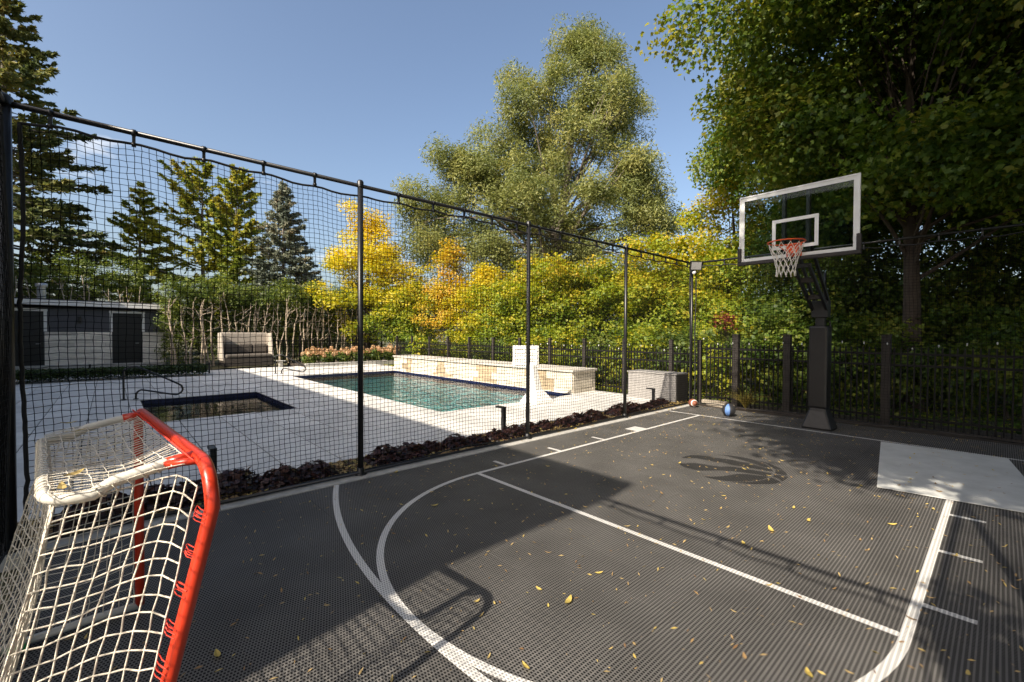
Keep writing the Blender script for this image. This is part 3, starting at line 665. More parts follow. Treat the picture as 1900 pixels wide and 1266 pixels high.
ax = unit(np.array([.75, -.65, .05])); e1 = unit(np.cross(ax, (0, 0, 1.))); e2 = np.cross(e1, ax)
def fball(f0, f1, k, off=0.):
    b = MB(); n = 10; s = 20; vs = []
    for f in np.linspace(f0, f1, n):
        rr = .087*(1-abs(f)**2.2)**.75+off
        for q in range(s): a = 2*math.pi*q/s; vs.append(c+ax*f*.14+rr*(e1*math.cos(a)+e2*math.sin(a)))
    b.add(vs, [(i*s+q, i*s+(q+1) % s, (i+1)*s+(q+1) % s, (i+1)*s+q) for i in range(n-1) for q in range(s)], True); return b
part(t, 'leather_shell', fball(-.999, .999, 20), K['football'])
for s_ in (-1, 1): part(t, 'stripe', fball(*sorted((s_*.5, s_*.66)), 4, .0012), K['plasticwhite'])
t = thing('shooting_board', 'thin white plastic hockey shooting board lying askew on the court by the baseline', 'board', (1.7, 4.1, 0))
part(t, 'sheet', MB().poly([(1.275, 2.8), (2.47, 2.965), (2.19, 5.385), (.945, 5.33)], .0075, .014), K['sheet'], .002)
for k, (a0, a1, yy) in enumerate(((-2.35, -1.75, 6.98), (-2.5, -1.95, 7.1))):
    t = thing('plank', ['short pale timber offcut on the ground behind the football', 'pale timber offcut lying against the fence foot'][k], 'plank', ((a0+a1)/2, yy, -.03))
    part(t, 'board', obox(MB(), np.array([(a0+a1)/2, yy, .01+.03*k]), unit(np.array([1, -.15+.1*k, 0])), unit(np.array([.15-.1*k, 1, 0])), np.array([0, 0, 1.]), (a1-a0)/2, .06, .04), K['plank'], .005)

# ------------------------------------------------------------------ deck furniture
def bollard(label, x, y, h, d=(-1, 0), z=0):
    t = thing('path_light', label, 'path light', (x, y, z), 'low path lights')
    part(t, 'stem', MB().box(x-.028, x+.028, y-.028, y+.028, z-.05, z+h-.031), K['black'], .003)
    a = sorted((x-.028*d[0], x+d[0]*.17)) if d[0] else (x-.028, x+.028); c = sorted((y-.028*d[1], y+d[1]*.17)) if d[1] else (y-.03, y+.03)
    part(t, 'head', MB().box(a[0], a[1], c[0], c[1], z+h-.03, z+h), K['black'], .003)
bollard('black angled path light in the planting bed beside the pool corner', -3.36+.1, 1.68, .41, z=-.02)
bollard('black angled path light in front of the grey storage box', -3.2, 6.15, .36, z=-.02)
bollard('black angled path light in the planting bed behind the red goal post', -3.2, -2.25, .42, z=-.02)
bollard('small black path light standing in the low hedge before the shed', -18.0, -3.5, .5)
bollard('small black path light at the far end of the low hedge', -18.2, -.2, .42)
t = thing('storage_box', 'grey storage box with dark slatted side by the far fence', 'storage box', (-3.56, 7.0, 0))
part(t, 'body', MB().box(-4.2, -2.93, 6.66, 7.2, 0, .62), K['greybox'], .006)
part(t, 'lid', MB().box(-4.22, -2.9, 6.64, 7.22, .622, .655), K['greybox'], .006)
for k in range(9): y = 6.68+k*.058; part(t, 'side_slat', MB().box(-2.928, -2.905, y, y+.05, .02, .6), K['boxdark'])
t = thing('toy_hoop', 'white plastic toy basketball hoop standing at the pool edge', 'toy hoop', (-5.06, 4.25, 0))
part(t, 'base', MB().add([(-5.33, 3.95, 0), (-4.78, 3.95, 0), (-4.78, 4.6, 0), (-5.33, 4.6, 0), (-5.2, 4.15, .3), (-5.0, 4.15, .3), (-5.0, 4.4, .3), (-5.2, 4.4, .3)],
     [(3, 2, 1, 0), (4, 5, 6, 7), (0, 1, 5, 4), (1, 2, 6, 5), (2, 3, 7, 6), (3, 0, 4, 7)]), K['plasticwhite'], .03)
part(t, 'stem', MB().add([(-5.2, 4.15, .25), (-4.98, 4.15, .25), (-4.98, 4.38, .25), (-5.2, 4.38, .25), (-5.35, 4.2, .85), (-5.16, 4.2, .85), (-5.16, 4.36, .85), (-5.35, 4.36, .85)],
     [(3, 2, 1, 0), (4, 5, 6, 7), (0, 1, 5, 4), (1, 2, 6, 5), (2, 3, 7, 6), (3, 0, 4, 7)]), K['plasticwhite'], .02)
tbx = (-5.42, 4.25)   # board is turned to face the pool, seen from behind
bdir = unit(np.array([.66, .75, 0])); bnor = np.array([.75, -.66, 0])
tb = part(t, 'board', obox(MB(), np.array([tbx[0], tbx[1], 1.03]), bdir, np.array([0, 0, 1.]), bnor, .31, .26, .02), K['plasticwhite'], .025)
b = MB()
for zz in (.86, 1.0, 1.14):
    for ss in (-.15, .15):
        cc = np.array([tbx[0], tbx[1], zz+.03])+bdir*ss+bnor*.026
        for q, (hx, hz, ox, oz) in enumerate(((.12, .008, 0, .05), (.12, .008, 0, -.05), (.008, .042, -.112, 0), (.008, .042, .112, 0))): obox(b, cc+bdir*ox+np.array([0, 0, oz]), bdir, np.array([0, 0, 1.]), bnor, hx, hz, .012)
part(tb, 'ribs', b, K['plasticwhite'])
part(t, 'toy_rim', MB().tube([(tbx[0]-bnor[0]*.17+.13*math.cos(a), tbx[1]-bnor[1]*.17+.13*math.sin(a), .9) for a in np.linspace(0, 2*math.pi, 21)[:-1]], .01, 6, closed=True), K['rim'])
# daybed
t = thing('daybed', 'dark wicker outdoor daybed with a tall beige back by the cedar row', 'daybed', (-21.5, 1.75, 0))
part(t, 'base', MB().box(-22.3, -21.0, .75, 2.75, .03, .42), K['wicker'], .03)
part(t, 'seat_cushion', MB().box(-22.1, -20.98, .83, 2.67, .425, .58), K['cushion'], .05)
for k in range(3): part(t, 'back_cushion', MB().box(-22.15, -21.88, .84+k*.61, 1.43+k*.61, .59, 1.05), K['cushion'], .06)
part(t, 'back_panel', MB().box(-22.3, -22.18, .75, 2.75, .425, 1.57), K['canopy'], .04)
for y in (.7, 2.72): part(t, 'side_panel', MB().add([(-22.3, y, .3), (-21.2, y, .3), (-21.55, y, 1.55), (-22.3, y, 1.55), (-22.3, y+.08, .3), (-21.2, y+.08, .3), (-21.55, y+.08, 1.55), (-22.3, y+.08, 1.55)],
     [(0, 1, 2, 3), (7, 6, 5, 4), (0, 4, 5, 1), (1, 5, 6, 2), (2, 6, 7, 3), (3, 7, 4, 0)]), K['canopy'], .02)
t = thing('side_table', 'small low table with folded towels beside the daybed', 'table', (-20.0, 2.75, 0))
part(t, 'top', MB().box(-20.2, -19.8, 2.6, 2.95, .26, .3), K['concrete'], .01)
part(t, 'pedestal', MB().box(-20.08, -19.92, 2.7, 2.85, 0, .26), K['concrete'])

# shed
SX = -25.5
t = thing('pool_house', 'low pool shed with pale ledgestone walls and dark siding in the shade', 'shed', (SX-1.5, -4, 0))
part(t, 'core', MB().box(SX-3.2, SX-.06, -8.6, -1.04, -.08, 2.62), K['siding'])
doors = [(-6.2, -5.1), (-2.9, -1.86)]
z = .12
part(t, 'plinth', MB().box(SX-.06, SX+.12, -8.6, -1.0, -.08, .12), K['concrete'], .01)
segs = [(-8.6, -6.22), (-5.08, -2.92), (-1.84, -1.0)]
for k in range(9):
    z0, z1 = .122+k*.16, .122+(k+1)*.16
    for a, b_ in segs:
        y = a
        while y < b_-.02:
            y1 = min(y+rng.uniform(.5, 1.1), b_); y1 = b_ if b_-y1 < .2 else y1
            part(t, 'ledgestone', MB().box(SX-.058, SX+.02+.025*rng.random(), y+.003, y1-.003, z0+.003, z1-.003), K['shedstone']); y = y1
for k in range(16):
    z0 = .122+k*.16; 
    if z0 > 2.5: break
    part(t, 'quoin', MB().box(SX-.3, SX+.05, -1.038, -.95-.02*rng.random(), z0+.003, z0+.157), K['shedstone'])
for a, b_ in ((-8.6, -6.32), (-4.98, -3.02), (-1.74, -1.04)):
    part(t, 'siding_panel', MB().box(SX-.059, SX+.0, a, b_, 1.575, 2.6), K['siding'])
    y = a
    while y < b_-.02: part(t, 'batten', MB().box(SX+.0005, SX+.016, y, y+.03, 1.58, 2.6), K['siding']); y += .3
for a, b_ in doors:
    d = part(t, 'door', MB().box(SX-.058, SX-.02, a+.004, b_-.004, .125, 2.44), K['door'])
    w2 = (b_-a)
    for z0, z1 in ((.35, 1.0), (1.15, 2.25)): part(d, 'panel', MB().box(SX-.0195, SX-.008, a+.16, b_-.16, z0, z1), K['door'], .004)
    part(d, 'handle', MB().tube([(SX-.02, b_-.12, 1.05), (SX+.04, b_-.12, 1.05), (SX+.04, b_-.24, 1.05)], .012, 6), K['metal'])
    f = MB(); f.box(SX-.0, SX+.03, a-.1, a, 1.58, 2.54); f.box(SX-.0, SX+.03, b_, b_+.1, 1.58, 2.54); f.box(SX-.0, SX+.032, a-.12, b_+.12, 2.445, 2.56); part(t, 'door_trim', f, K['trim'])
part(t, 'wall_lamp', MB().box(SX+.002, SX+.1, -4.06, -3.94, 2.0, 2.25), K['black'], .01)
b = MB(); b.add([(SX-3.4, -8.8, 2.62), (SX+.28, -8.8, 2.72), (SX+.28, -.86, 2.66), (SX-3.4, -.86, 2.56), (SX-3.4, -8.8, 2.9), (SX+.28, -8.8, 3.02), (SX+.28, -.86, 2.94), (SX-3.4, -.86, 2.8)],
     [(3, 2, 1, 0), (4, 5, 6, 7), (0, 1, 5, 4), (1, 2, 6, 5), (2, 3, 7, 6), (3, 0, 4, 7)]); rf = part(t, 'roof', b, K['roof'])
part(rf, 'fascia', MB().add([(SX+.281, -8.82, 2.74), (SX+.31, -8.82, 2.74), (SX+.31, -.84, 2.68), (SX+.281, -.84, 2.68), (SX+.281, -8.82, 2.96), (SX+.31, -8.82, 2.96), (SX+.31, -.84, 2.89), (SX+.281, -.84, 2.89)],
     [(3, 2, 1, 0), (4, 5, 6, 7), (0, 1, 5, 4), (1, 2, 6, 5), (2, 3, 7, 6), (3, 0, 4, 7)]), K['trim'])
part(rf, 'fascia', MB().box(SX-3.4, SX+.28, -.859, -.835, 2.66, 2.88), K['trim'])
ch = part(rf, 'flue', MB().lathe([(.14, 0), (.14, .55)], (SX-.6, -5.2, 2.98), 14), K['metal']); part(ch, 'cowl', MB().lathe([(.19, .56), (.2, .6), (.2, .72), (.0, .76)], (SX-.6, -5.2, 2.96), 14), K['metal'])

# ------------------------------------------------------------------ black picket fences
pk = {}
def fence(label, a, b_, posts, h, pitch, pw=.07, hp=None, along='x', pm=None):
    a = np.array(a, float); b_ = np.array(b_, float); L = np.linalg.norm(b_-a); d = unit(b_-a)
    t = thing('picket_fence', label, 'fence', (a[0], a[1], -.05)); ang = math.atan2(d[1], d[0])
    for s in posts:
        p = a+d*s; pp = part(t, 'fence_post', MB().box(p[0]-pw/2, p[0]+pw/2, p[1]-pw/2, p[1]+pw/2, -.1, hp or h+.12), pm or K['postgrey'], .004)
        part(pp, 'post_cap', MB().box(p[0]-pw/2-.008, p[0]+pw/2+.008, p[1]-pw/2-.008, p[1]+pw/2+.008, (hp or h+.12)+.001, (hp or h+.12)+.02), pm or K['postgrey'])
    ps = ([0.] if min(posts) > .2 else [])+sorted(posts)
    for s0, s1 in zip(ps, ps[1:]):
        for z in (.12, h-.32, h-.12):
            p0 = a+d*(s0+pw/2+.002); p1 = a+d*(s1-pw/2-.002); c = (p0+p1)/2
            part(t, 'fence_rail', obox(MB(), np.array([*c, z]), np.array([*d, 0]), np.array([-d[1], d[0], 0]), np.array([0, 0, 1.]), np.linalg.norm(p1-p0)/2, .016, .02), K['fence'])
    key = h
    if key not in pk:
        m_ = MB(); r = .011; m_.box(-r, r, -r, r, 0, h-.03+.05); m_.add([(-r, -r, h+.02), (r, -r, h+.02), (r, r, h+.02), (-r, r, h+.02), (0, 0, h+.06)], [(0, 1, 4), (1, 2, 4), (2, 3, 4), (3, 0, 4)]); pk[key] = m_.mesh('picket'); pk[key].materials.append(K['fence'])
    s = pitch
    while s < L:
        if min(abs(s-q) for q in posts) > pw/2+.015:
            p = a+d*s; link('picket', pk[key], None, t, (p[0]-a[0]+d[1]*.0, p[1]-a[1], 0))
        s += pitch
FY = 7.32
fx_ = [-17.6, -16.15, -14.65, -13.2, -11.75, -10.3, -8.9, -7.5, -6.12, -4.75, -3.4, -2.68]
fence('black picket fence with grey posts behind the pool wall', (-17.6, FY), (-2.68, FY), [x+17.6 for x in fx_], 1.22, .092, .085, 1.42)
fence('taller black picket fence with broad posts behind the hoop', (-2.6, FY), (4.2, FY), [x+2.6 for x in (-1.86, -.85, .72, 2.4, 4.1)], 1.36, .088, .13, 1.56)
fence('dark picket fence behind the hydrangea bed at the far end', (-22.6, 2.9), (-22.6, 9.0), [0, 1.5, 3, 4.5, 6.05], 1.3, .11, .08, 1.42, pm=K['fence'])
t = thing('string_lights', 'string of small clear bulbs draped along the fence top', 'string lights', (-4, FY-.05, 1.3))
xs_ = np.linspace(-8.5, 3.8, 150); zz = lambda x: (1.27 if x < -2.6 else 1.42)+.05*math.sin(x*4.1)+.03*math.sin(x*9.3)
part(t, 'wire', MB().tube([(x, FY-.09+.02*math.sin(x*7), zz(x)) for x in xs_], .004, 4), K['fence'])
for x in xs_[::4]:
    part(t, 'bulb', MB().lathe([(.004, 0), (.011, -.012), (.012, -.03), (0, -.05)], (x, FY-.09+.02*math.sin(x*7), zz(x)), 6), K['bulb'])

# ------------------------------------------------------------------ foliage
def leafset(P, N, size, g, shape='leaf', droop=.3, sv=.3):
    n = len(P); N = unit(N); rnd = unit(g.normal(size=(n, 3))); T = unit(np.cross(N, rnd)); T[:, 2] -= droop; T = unit(T-N*(T*N).sum(1, keepdims=True)); B = np.cross(N, T)
    s = (size*(1+g.uniform(-sv, sv, n)))[:, None]
    if shape == 'leaf':
        V = np.stack([P-T*s*.5, P+B*s*.3-T*s*.02+N*s*.08, P+T*s*.55, P-B*s*.3-T*s*.02+N*s*.08], 1).reshape(-1, 3)
        return V, np.arange(4*n).reshape(-1, 4), 1
    if shape == 'narrow':
        V = np.stack([P-T*s*.5, P+B*s*.16+N*s*.05, P+T*s*.55, P-B*s*.16+N*s*.05], 1).reshape(-1, 3)
        return V, np.arange(4*n).reshape(-1, 4), 1
    out = []                                      # three-lobed maple leaf
    for a, l in ((0, .62), (1.0, .5), (-1.0, .5)):
        d = T*math.cos(a)+B*math.sin(a); e = np.cross(N, d)
        out.append(np.stack([P-T*s*.18, P+d*s*l*.5+e*s*.17+N*s*.05, P+d*s*l-N*s*.08, P+d*s*l*.5-e*s*.17+N*s*.05], 1))
    V = np.stack(out, 1).reshape(-1, 3); return V, np.arange(12*n).reshape(-1, 4), 3
def clusters(g, lobes, ncl, shell=.5):
    lobes = np.array(lobes, float); wt = (lobes[:, 3]*lobes[:, 4]*lobes[:, 5])**.62; wt /= wt.sum()
    k = g.choice(len(lobes), ncl, p=wt); d = unit(g.normal(size=(ncl, 3))); d[:, 2] = np.where((d[:, 2] < -.45) & (g.random(ncl) < .5), -d[:, 2], d[:, 2])
    r = shell+(1-shell)*g.random(ncl)**.6
    return lobes[k, :3]+lobes[k, 3:]*d*r[:, None], d
def crown_mesh(name, g, lobes, ncl, nleaf, clr, size, shape='leaf', flat=.55, shell=.5, droop=.3, grad=None, cvar=.5):
    Cn, Dn = clusters(g, lobes, ncl, shell); ct = g.random(ncl)
    i = np.repeat(np.arange(ncl), nleaf); off = g.normal(size=(len(i), 3)); off *= np.minimum(1, 1.9/(np.linalg.norm(off, axis=1, keepdims=True)+1e-9)); off *= clr*np.array([1, 1, flat]); P = Cn[i]+off
    if droop > .5: P[:, 2] -= np.abs(g.normal(0, clr*.8, len(i)))
    N = Dn[i]*.5+np.array([0, 0, .55])+g.normal(size=P.shape)*.55
    V, F, k = leafset(P, N, size, g, shape, droop)
    tn = np.clip(ct[i]*cvar+g.random(len(i))*(1-cvar)*.8+.1+(grad(P) if grad is not None else 0), 0, 1)
    return big(name, V, F, np.repeat(tn, k)), Cn
def limbs(g, base, h, r, Cn, nl, top=.75, start=.2, lean=(0, 0), sides=7):
    """tapered trunk and limbs that reach into the crown"""
    n = 12; f = np.linspace(0, 1, n); wv = np.stack([np.sin(f*5+g.random()*6), np.cos(f*4+g.random()*6)], -1)*r*.8*f[:, None]
    tr_ = np.stack([base[0]+wv[:, 0]+lean[0]*f*h, base[1]+wv[:, 1]+lean[1]*f*h, base[2]+f*h*top], -1)
    rr = r*(1-.8*f); rr[0] *= 1.45; rr[1] *= 1.08
    out = [tubeset(tr_[None], rr[None], 10)]
    if nl:
        k = g.choice(len(Cn), min(nl, len(Cn)), replace=False); E = Cn[k]; z = E[:, 2]-base[2]
        sf = np.clip((z/h-.18)/top*g.uniform(.55, .95, len(k)), start+.3*g.random(len(k)), .97); S = np.stack([np.interp(sf, f, tr_[:, q]) for q in range(3)], -1)
        m = 12; q = np.linspace(0, 1, m)[None, :, None]; mid = (S+E)/2+np.array([0, 0, 1])*np.linalg.norm(E-S, axis=1)[:, None]*.1+g.normal(size=S.shape)*.15*np.linalg.norm(E-S, axis=1)[:, None]*.5
        Pth = S[:, None]*(1-q)**2+2*mid[:, None]*q*(1-q)+E[:, None]*q**2; ln = np.linalg.norm(E-S, axis=1)[:, None, None]; ph = g.random((len(k), 1, 3))*6.3; Pth = Pth+.035*ln*np.sin(q*9+ph)*q*(1.2-q)
        r0 = np.interp(sf, f, rr)*g.uniform(.2, .42, len(k)); out.append(tubeset(Pth, r0[:, None]*(1-.85*np.linspace(0, 1, m))[None], 6))
    return joinVF(out)
def sublobes(g, lobes, n, r0, r1, shrink=.82):
    lb = np.array(lobes, float); wt = (lb[:, 3]*lb[:, 4]*lb[:, 5])**.66; wt /= wt.sum(); k = g.choice(len(lb), n, p=wt); d = unit(g.normal(size=(n, 3))); d[:, 2] = np.where(d[:, 2] < -.3, -d[:, 2], d[:, 2])
    c = lb[k, :3]+lb[k, 3:]*d*g.uniform(.7, 1.02, n)[:, None]; r = g.uniform(r0, r1, n)
    m = lb.copy(); m[:, 3:] *= shrink
    return np.concatenate([m, np.stack([c[:, 0], c[:, 1], c[:, 2], r, r, r*.85], -1)])
def tree(name, label, loc, h, r, lobes, ncl, nleaf, clr, size, lm, bark='bark', shape='leaf', nl=40, seed=1, group=None, cat='tree', top=.75, flat=.55, shell=.5, droop=.3, grad=None, cvar=.5, start=.2, lean=(0, 0), sub=None):
    g = np.random.default_rng(seed); t = thing(name, label, cat, loc, group)
    if sub: lobes = sublobes(g, lobes, *sub)
    me, Cn = crown_mesh('crown', g, lobes, ncl, nleaf, clr, size, shape, flat, shell, droop, grad, cvar)
    V, F = limbs(g, (0, 0, -.1), h, r, Cn, nl, top, start, lean)
    link('trunk', big('trunk', V, F, smooth=True), K[bark], t); link('crown', me, L_[lm], t); return t
def conifer(name, label, loc, h, rb, lm, nbr=260, seed=1, z0=.06, pw=.9, droop=-.15, up=.25, ntw=16, nl=.34, nw=.075, whorl=0, r=.25, dens=1., group='evergreens beyond the pool', asym=None, irr=.25):
    g = np.random.default_rng(seed); t = thing(name, label, 'tree', loc, group)
    f = z0+(1-z0)*np.linspace(0, 1, nbr)**.85
    if whorl: f = z0+(1-z0)*(np.round((f-z0)/(1-z0)*whorl)/whorl)*.985+g.normal(0, .004, nbr)
    f = np.clip(f, z0, .995); az = g.random(nbr)*2*math.pi
    Lb = rb*np.clip((1-f), .015, 1)**pw*g.uniform(1-irr*1.6, 1+irr, nbr)
    if asym is not None: Lb *= asym(az, f)
    D = np.stack([np.cos(az), np.sin(az), np.zeros(nbr)], -1)
    m = 7; q = np.linspace(0, 1, m); slope = (droop+(up+.5)*np.clip(f-.35, 0, 1))
    Z = f[:, None]*h+Lb[:, None]*(slope[:, None]*q+up*.5*q**2*1.0)
    P = D[:, None]*(Lb[:, None]*q)[..., None]; P[..., 2] = Z
    br = tubeset(P, (np.clip(Lb*.014, .008, .09))[:, None]*(1-.8*q)[None], 5)
    tf = np.linspace(0, 1, 10); trk = np.stack([.12*np.sin(tf*7)*r, .12*np.cos(tf*5)*r, tf*h-.1], -1)
    V, F = joinVF([tubeset(trk[None], (r*(1-.93*tf))[None], 9), br]); link('trunk', big('trunk', V, F, smooth=True), K['barkgrey'], t)
    cnt = np.maximum(3, (ntw*dens*(Lb/rb)**.8*2.2).astype(int)); bi = np.repeat(np.arange(nbr), cnt); n = len(bi)
    s = 1-g.random(n)**1.3*.85; base = np.stack([np.interp(s*1., q, q)*0+D[bi, k]*Lb[bi]*s for k in range(3)], -1)
    base[:, 2] = f[bi]*h+Lb[bi]*(slope[bi]*s+up*.5*s**2)
    side = np.where(g.random(n) < .5, -1, 1); perp = np.stack([-D[bi, 1], D[bi, 0], np.zeros(n)], -1)
    td = unit(D[bi]*.75+perp*side[:, None]*g.uniform(.3, 1., n)[:, None]+np.array([0, 0, 1])*g.normal(.0, .22, n)[:, None])
    tl = np.clip(Lb[bi]*.34*(1.15-s), .12, .9)*g.uniform(.6, 1.2, n)
    ns = 7; j = np.linspace(.1, 1, ns); PP = (base[:, None]+td[:, None]*(tl[:, None]*j)[..., None]).reshape(-1, 3); TD = np.repeat(td, ns, 0)
    PP += g.normal(0, .03, PP.shape); Nn = unit(g.normal(size=PP.shape)*.6+np.array([0, 0, .8])); T = unit(TD+g.normal(0, .45, PP.shape)); B = unit(np.cross(T, Nn))
    sz = nl*g.uniform(.6, 1.25, len(PP))[:, None]; wd = nw*g.uniform(.7, 1.3, len(PP))[:, None]
    V = np.stack([PP-T*sz*.4, PP+B*wd, PP+T*sz*.6, PP-B*wd], 1).reshape(-1, 3)
    ct = g.random(nbr)
    tn = np.clip(np.repeat(ct[bi], ns)*.45+g.random(len(PP))*.45+.1*(f[np.repeat(bi, ns)]), 0, 1)
    link('crown', big('crown', V, np.arange(len(V)).reshape(-1, 4), tn), L_[lm], t); return t
def at(u, v, D): return CP+ray(u, v)*D
def base_at(u, D): p = CP+ray(u, 640)*D; return (p[0], p[1], -.09)

# evergreens at the left
conifer('spruce_tree', 'tall dark spruce at the left edge behind the shed', base_at(15, 27), 23.5, 6.6, 'spruce', 330, 3, .05, .8, -.22, .32, 22, .42, .085, r=.38)
conifer('pine_tree', 'golden brown young pine right of the tall spruce', base_at(262, 33), 12.7, 4.0, 'pine', 130, 5, .1, .8, -.02, .25, 15, .4, .07, whorl=16, r=.2)
conifer('pine_tree', 'open pine with long upswept branches reaching left', base_at(378, 34), 14.6, 4.6, 'pine', 105, 8, .1, .55, .12, .35, 17, .42, .07, whorl=13, r=.22, irr=.35, asym=lambda a, f: 1+.35*np.clip(np.cos(a-4.0), -.6, 1))
conifer('pine_tree', 'narrow bright green pine between the open pine and the blue spruce', base_at(440, 33.5), 13.8, 3.1, 'pine', 140, 9, .1, .5, .1, .4, 17, .4, .075, whorl=18, r=.2)
conifer('blue_spruce', 'blue grey spruce with a brown tip left of the yellow tree', base_at(527, 31), 12.0, 3.5, 'bluespruce', 260, 12, .04, .8, -.2, .3, 20, .32, .07, r=.2)
# deciduous trees behind the fence
def yg(zlo, zhi, k=.45): return lambda P: k*(np.clip((P[:, 2]-zlo)/(zhi-zlo), 0, 1)-.5)
b0 = base_at(682, 27); tree('yellow_tree', 'bright yellow tree right of the blue spruce', b0, 9.5, .2, [(0, 0, 6, 2.2, 2.2, 3.4), (-1.3, -1.2, 4.3, 1.9, 1.9, 2.6), (1.4, 1.2, 4.2, 1.9, 1.9, 2.8), (0, 0, 2.6, 3, 3, 2.2), (-.3, -.2, 8.2, 1.1, 1.1, 1.6), (1.6, 1.7, 2.6, 1.6, 1.6, 2.2)], 520, 75, .32, .14, 'yellow', sub=(26, .5, 1.0, .8), seed=21, nl=40, grad=yg(1, 8, .6), group='autumn trees behind the fence')
b0 = base_at(838, 25); tree('orange_tree', 'thin orange yellow tree in front of the big willow', b0, 7.0, .14, [(0, 0, 4.4, 1.1, 1.1, 2.5), (.3, .3, 2.6, 1.7, 1.7, 2.0), (-.7, -.6, 2.6, 1.5, 1.5, 1.6), (0, 0, 6.3, .6, .6, .8)], 240, 55, .28, .13, 'orange', sub=(14, .35, .7, .8), seed=22, nl=40, group='autumn trees behind the fence')
for k, (u, D, h, lm, lb) in enumerate(((762, 26, 5.2, 'yellowgreen', 'low yellow green tree between the bright yellow tree and the orange tree'), (905, 23, 5.6, 'yellow', 'golden tree right of the thin orange tree'), (1300, 18, 6.2, 'yellowgreen', 'yellow green tree behind the corner post'))):
    tree('autumn_tree', lb, base_at(u, D), h, .12, [(0, 0, h*.62, 1.5, 1.5, h*.34), (.7, .5, h*.42, 1.5, 1.5, h*.36), (-.7, -.6, h*.4, 1.5, 1.5, h*.34), (0, 0, h*.22, 1.9, 1.9, h*.24)], 260, 62, .27, .13, lm, shape='maple', sub=(14, .4, .8, .8), seed=120+k, nl=30, grad=yg(.5, h, .55), group='autumn trees behind the fence', shell=.4)
b0 = base_at(1010, 29)
sd = R2[:2]  # sideways in the picture
def lob(ds, z, rx, rz, dd=0): q = sd*ds+F2[:2]*dd; return (q[0], q[1], z, rx, rx, rz)
tree('willow_tree', 'huge grey green willow towering behind the autumn trees', b0, 21, .55,
     [lob(3.2, 18.5, 2.6, 3.6), lob(4.6, 15.5, 3.0, 3.2), lob(-.5, 16.2, 2.4, 2.8), lob(2, 14, 3.4, 3.6), lob(-3.2, 13.6, 2.4, 2.6), lob(-5.8, 12.0, 2.0, 2.0), lob(-8.2, 10.2, 1.7, 1.9), lob(-7.6, 7.2, 2.0, 2.2), lob(1.5, 20.2, 1.7, 1.9), lob(-4, 9.8, 3.4, 3),
      lob(-1, 11, 3.6, 3.6), lob(6.2, 11.8, 2.2, 2.6), lob(4.5, 9.5, 3.4, 3), lob(7, 8.3, 2.2, 2.2), lob(-6.5, 7.5, 2.6, 2.2), lob(0, 6.8, 4, 3), lob(-3, 5, 3, 2.5), lob(4.5, 5.5, 3.5, 2.5)],
     1900, 120, .36, .2, 'willow', 'barkgrey', 'narrow', 70, 23, group=None, top=.8, flat=.8, shell=.25, droop=.9, cvar=.65, start=.25, lean=(.04, .06), sub=(80, .7, 1.5, .82))
mr_ = [(960, 19.5, 4.9), (1025, 18, 5.1), (1105, 18.5, 5.7), (1180, 17.5, 5.6), (1245, 16, 4.6)]
ml = ['yellow green maple at the left of the row behind the pool wall', 'yellow green maple in the row behind the white toy hoop', 'maple with an orange yellow top in the row behind the fence', 'tall yellow maple in the row behind the grey box', 'green yellow maple in the row beside the corner post']
for k, ((u, D, h), l) in enumerate(zip(mr_, ml)):
    tree('maple_sapling', l, base_at(u, D), h, .1, [(0, 0, h*.6, 1.4, 1.4, h*.36), (.6, .5, h*.42, 1.5, 1.5, h*.36), (-.6, -.6, h*.4, 1.5, 1.5, h*.34), (0, 0, h*.22, 1.8, 1.8, h*.24)], 230, 70, .25, .125, 'yellowgreen', shape='maple', sub=(14, .4, .8, .8), seed=30+k, nl=30, grad=yg(.5, h, .55), group='maple row behind the fence', shell=.4)
b0 = base_at(1355, 19); tree('autumn_tree', 'rounded yellow and green tree left of the backboard', b0, 9.2, .18, [(0, 0, 6.2, 1.6, 1.6, 2.6), (-1, -.9, 4.2, 1.7, 1.7, 2.4), (1.2, 1, 5, 2, 2, 3), (0, 0, 2.6, 2.4, 2.4, 2.2)], 430, 70, .3, .14, 'yellowgreen', shape='maple', sub=(20, .5, 1.0, .8), seed=41, nl=40, grad=yg(1, 8, .45), group='autumn trees behind the fence')
# shrubs below
SH = [(800, 20.5, 1.6, 'yellowgreen'), (880, 19.5, 1.9, 'yellowgreen'), (930, 17.5, 1.7, 'green'), (985, 16.5, 1.8, 'yellowgreen'), (1050, 15.5, 2.1, 'yellowgreen'), (1125, 14.8, 1.9, 'green'), (1200, 14.0, 2.3, 'yellowgreen'),
      (1275, 13.2, 2.0, 'green'), (1320, 14.6, 2.9, 'yellowgreen'), (1372, 12.4, 2.3, 'yellowgreen'), (1430, 11.8, 2.5, 'green'), (1490, 11.0, 2.3, 'maple'), (1570, 10.6, 2.2, 'maple'), (1660, 10.0, 2.1, 'maple'), (1760, 9.6, 2.3, 'maple'), (1870, 9.0, 2.2, 'maple')]
nmS = ['far left end of the fence', 'low end of the stone wall', 'middle of the stone wall', 'white toy hoop', 'right end of the stone wall', 'gap beside the wall end', 'grey storage box', 'corner post', 'ball by the corner', 'ornamental grass', 'blue basketball', 'black hoop pole', 'fence right of the hoop pole', 'broad dark fence post', 'dark fence at the right', 'right picture edge']
cl_ = {'yellowgreen': 'yellow green', 'green': 'green', 'maple': 'dark green'}
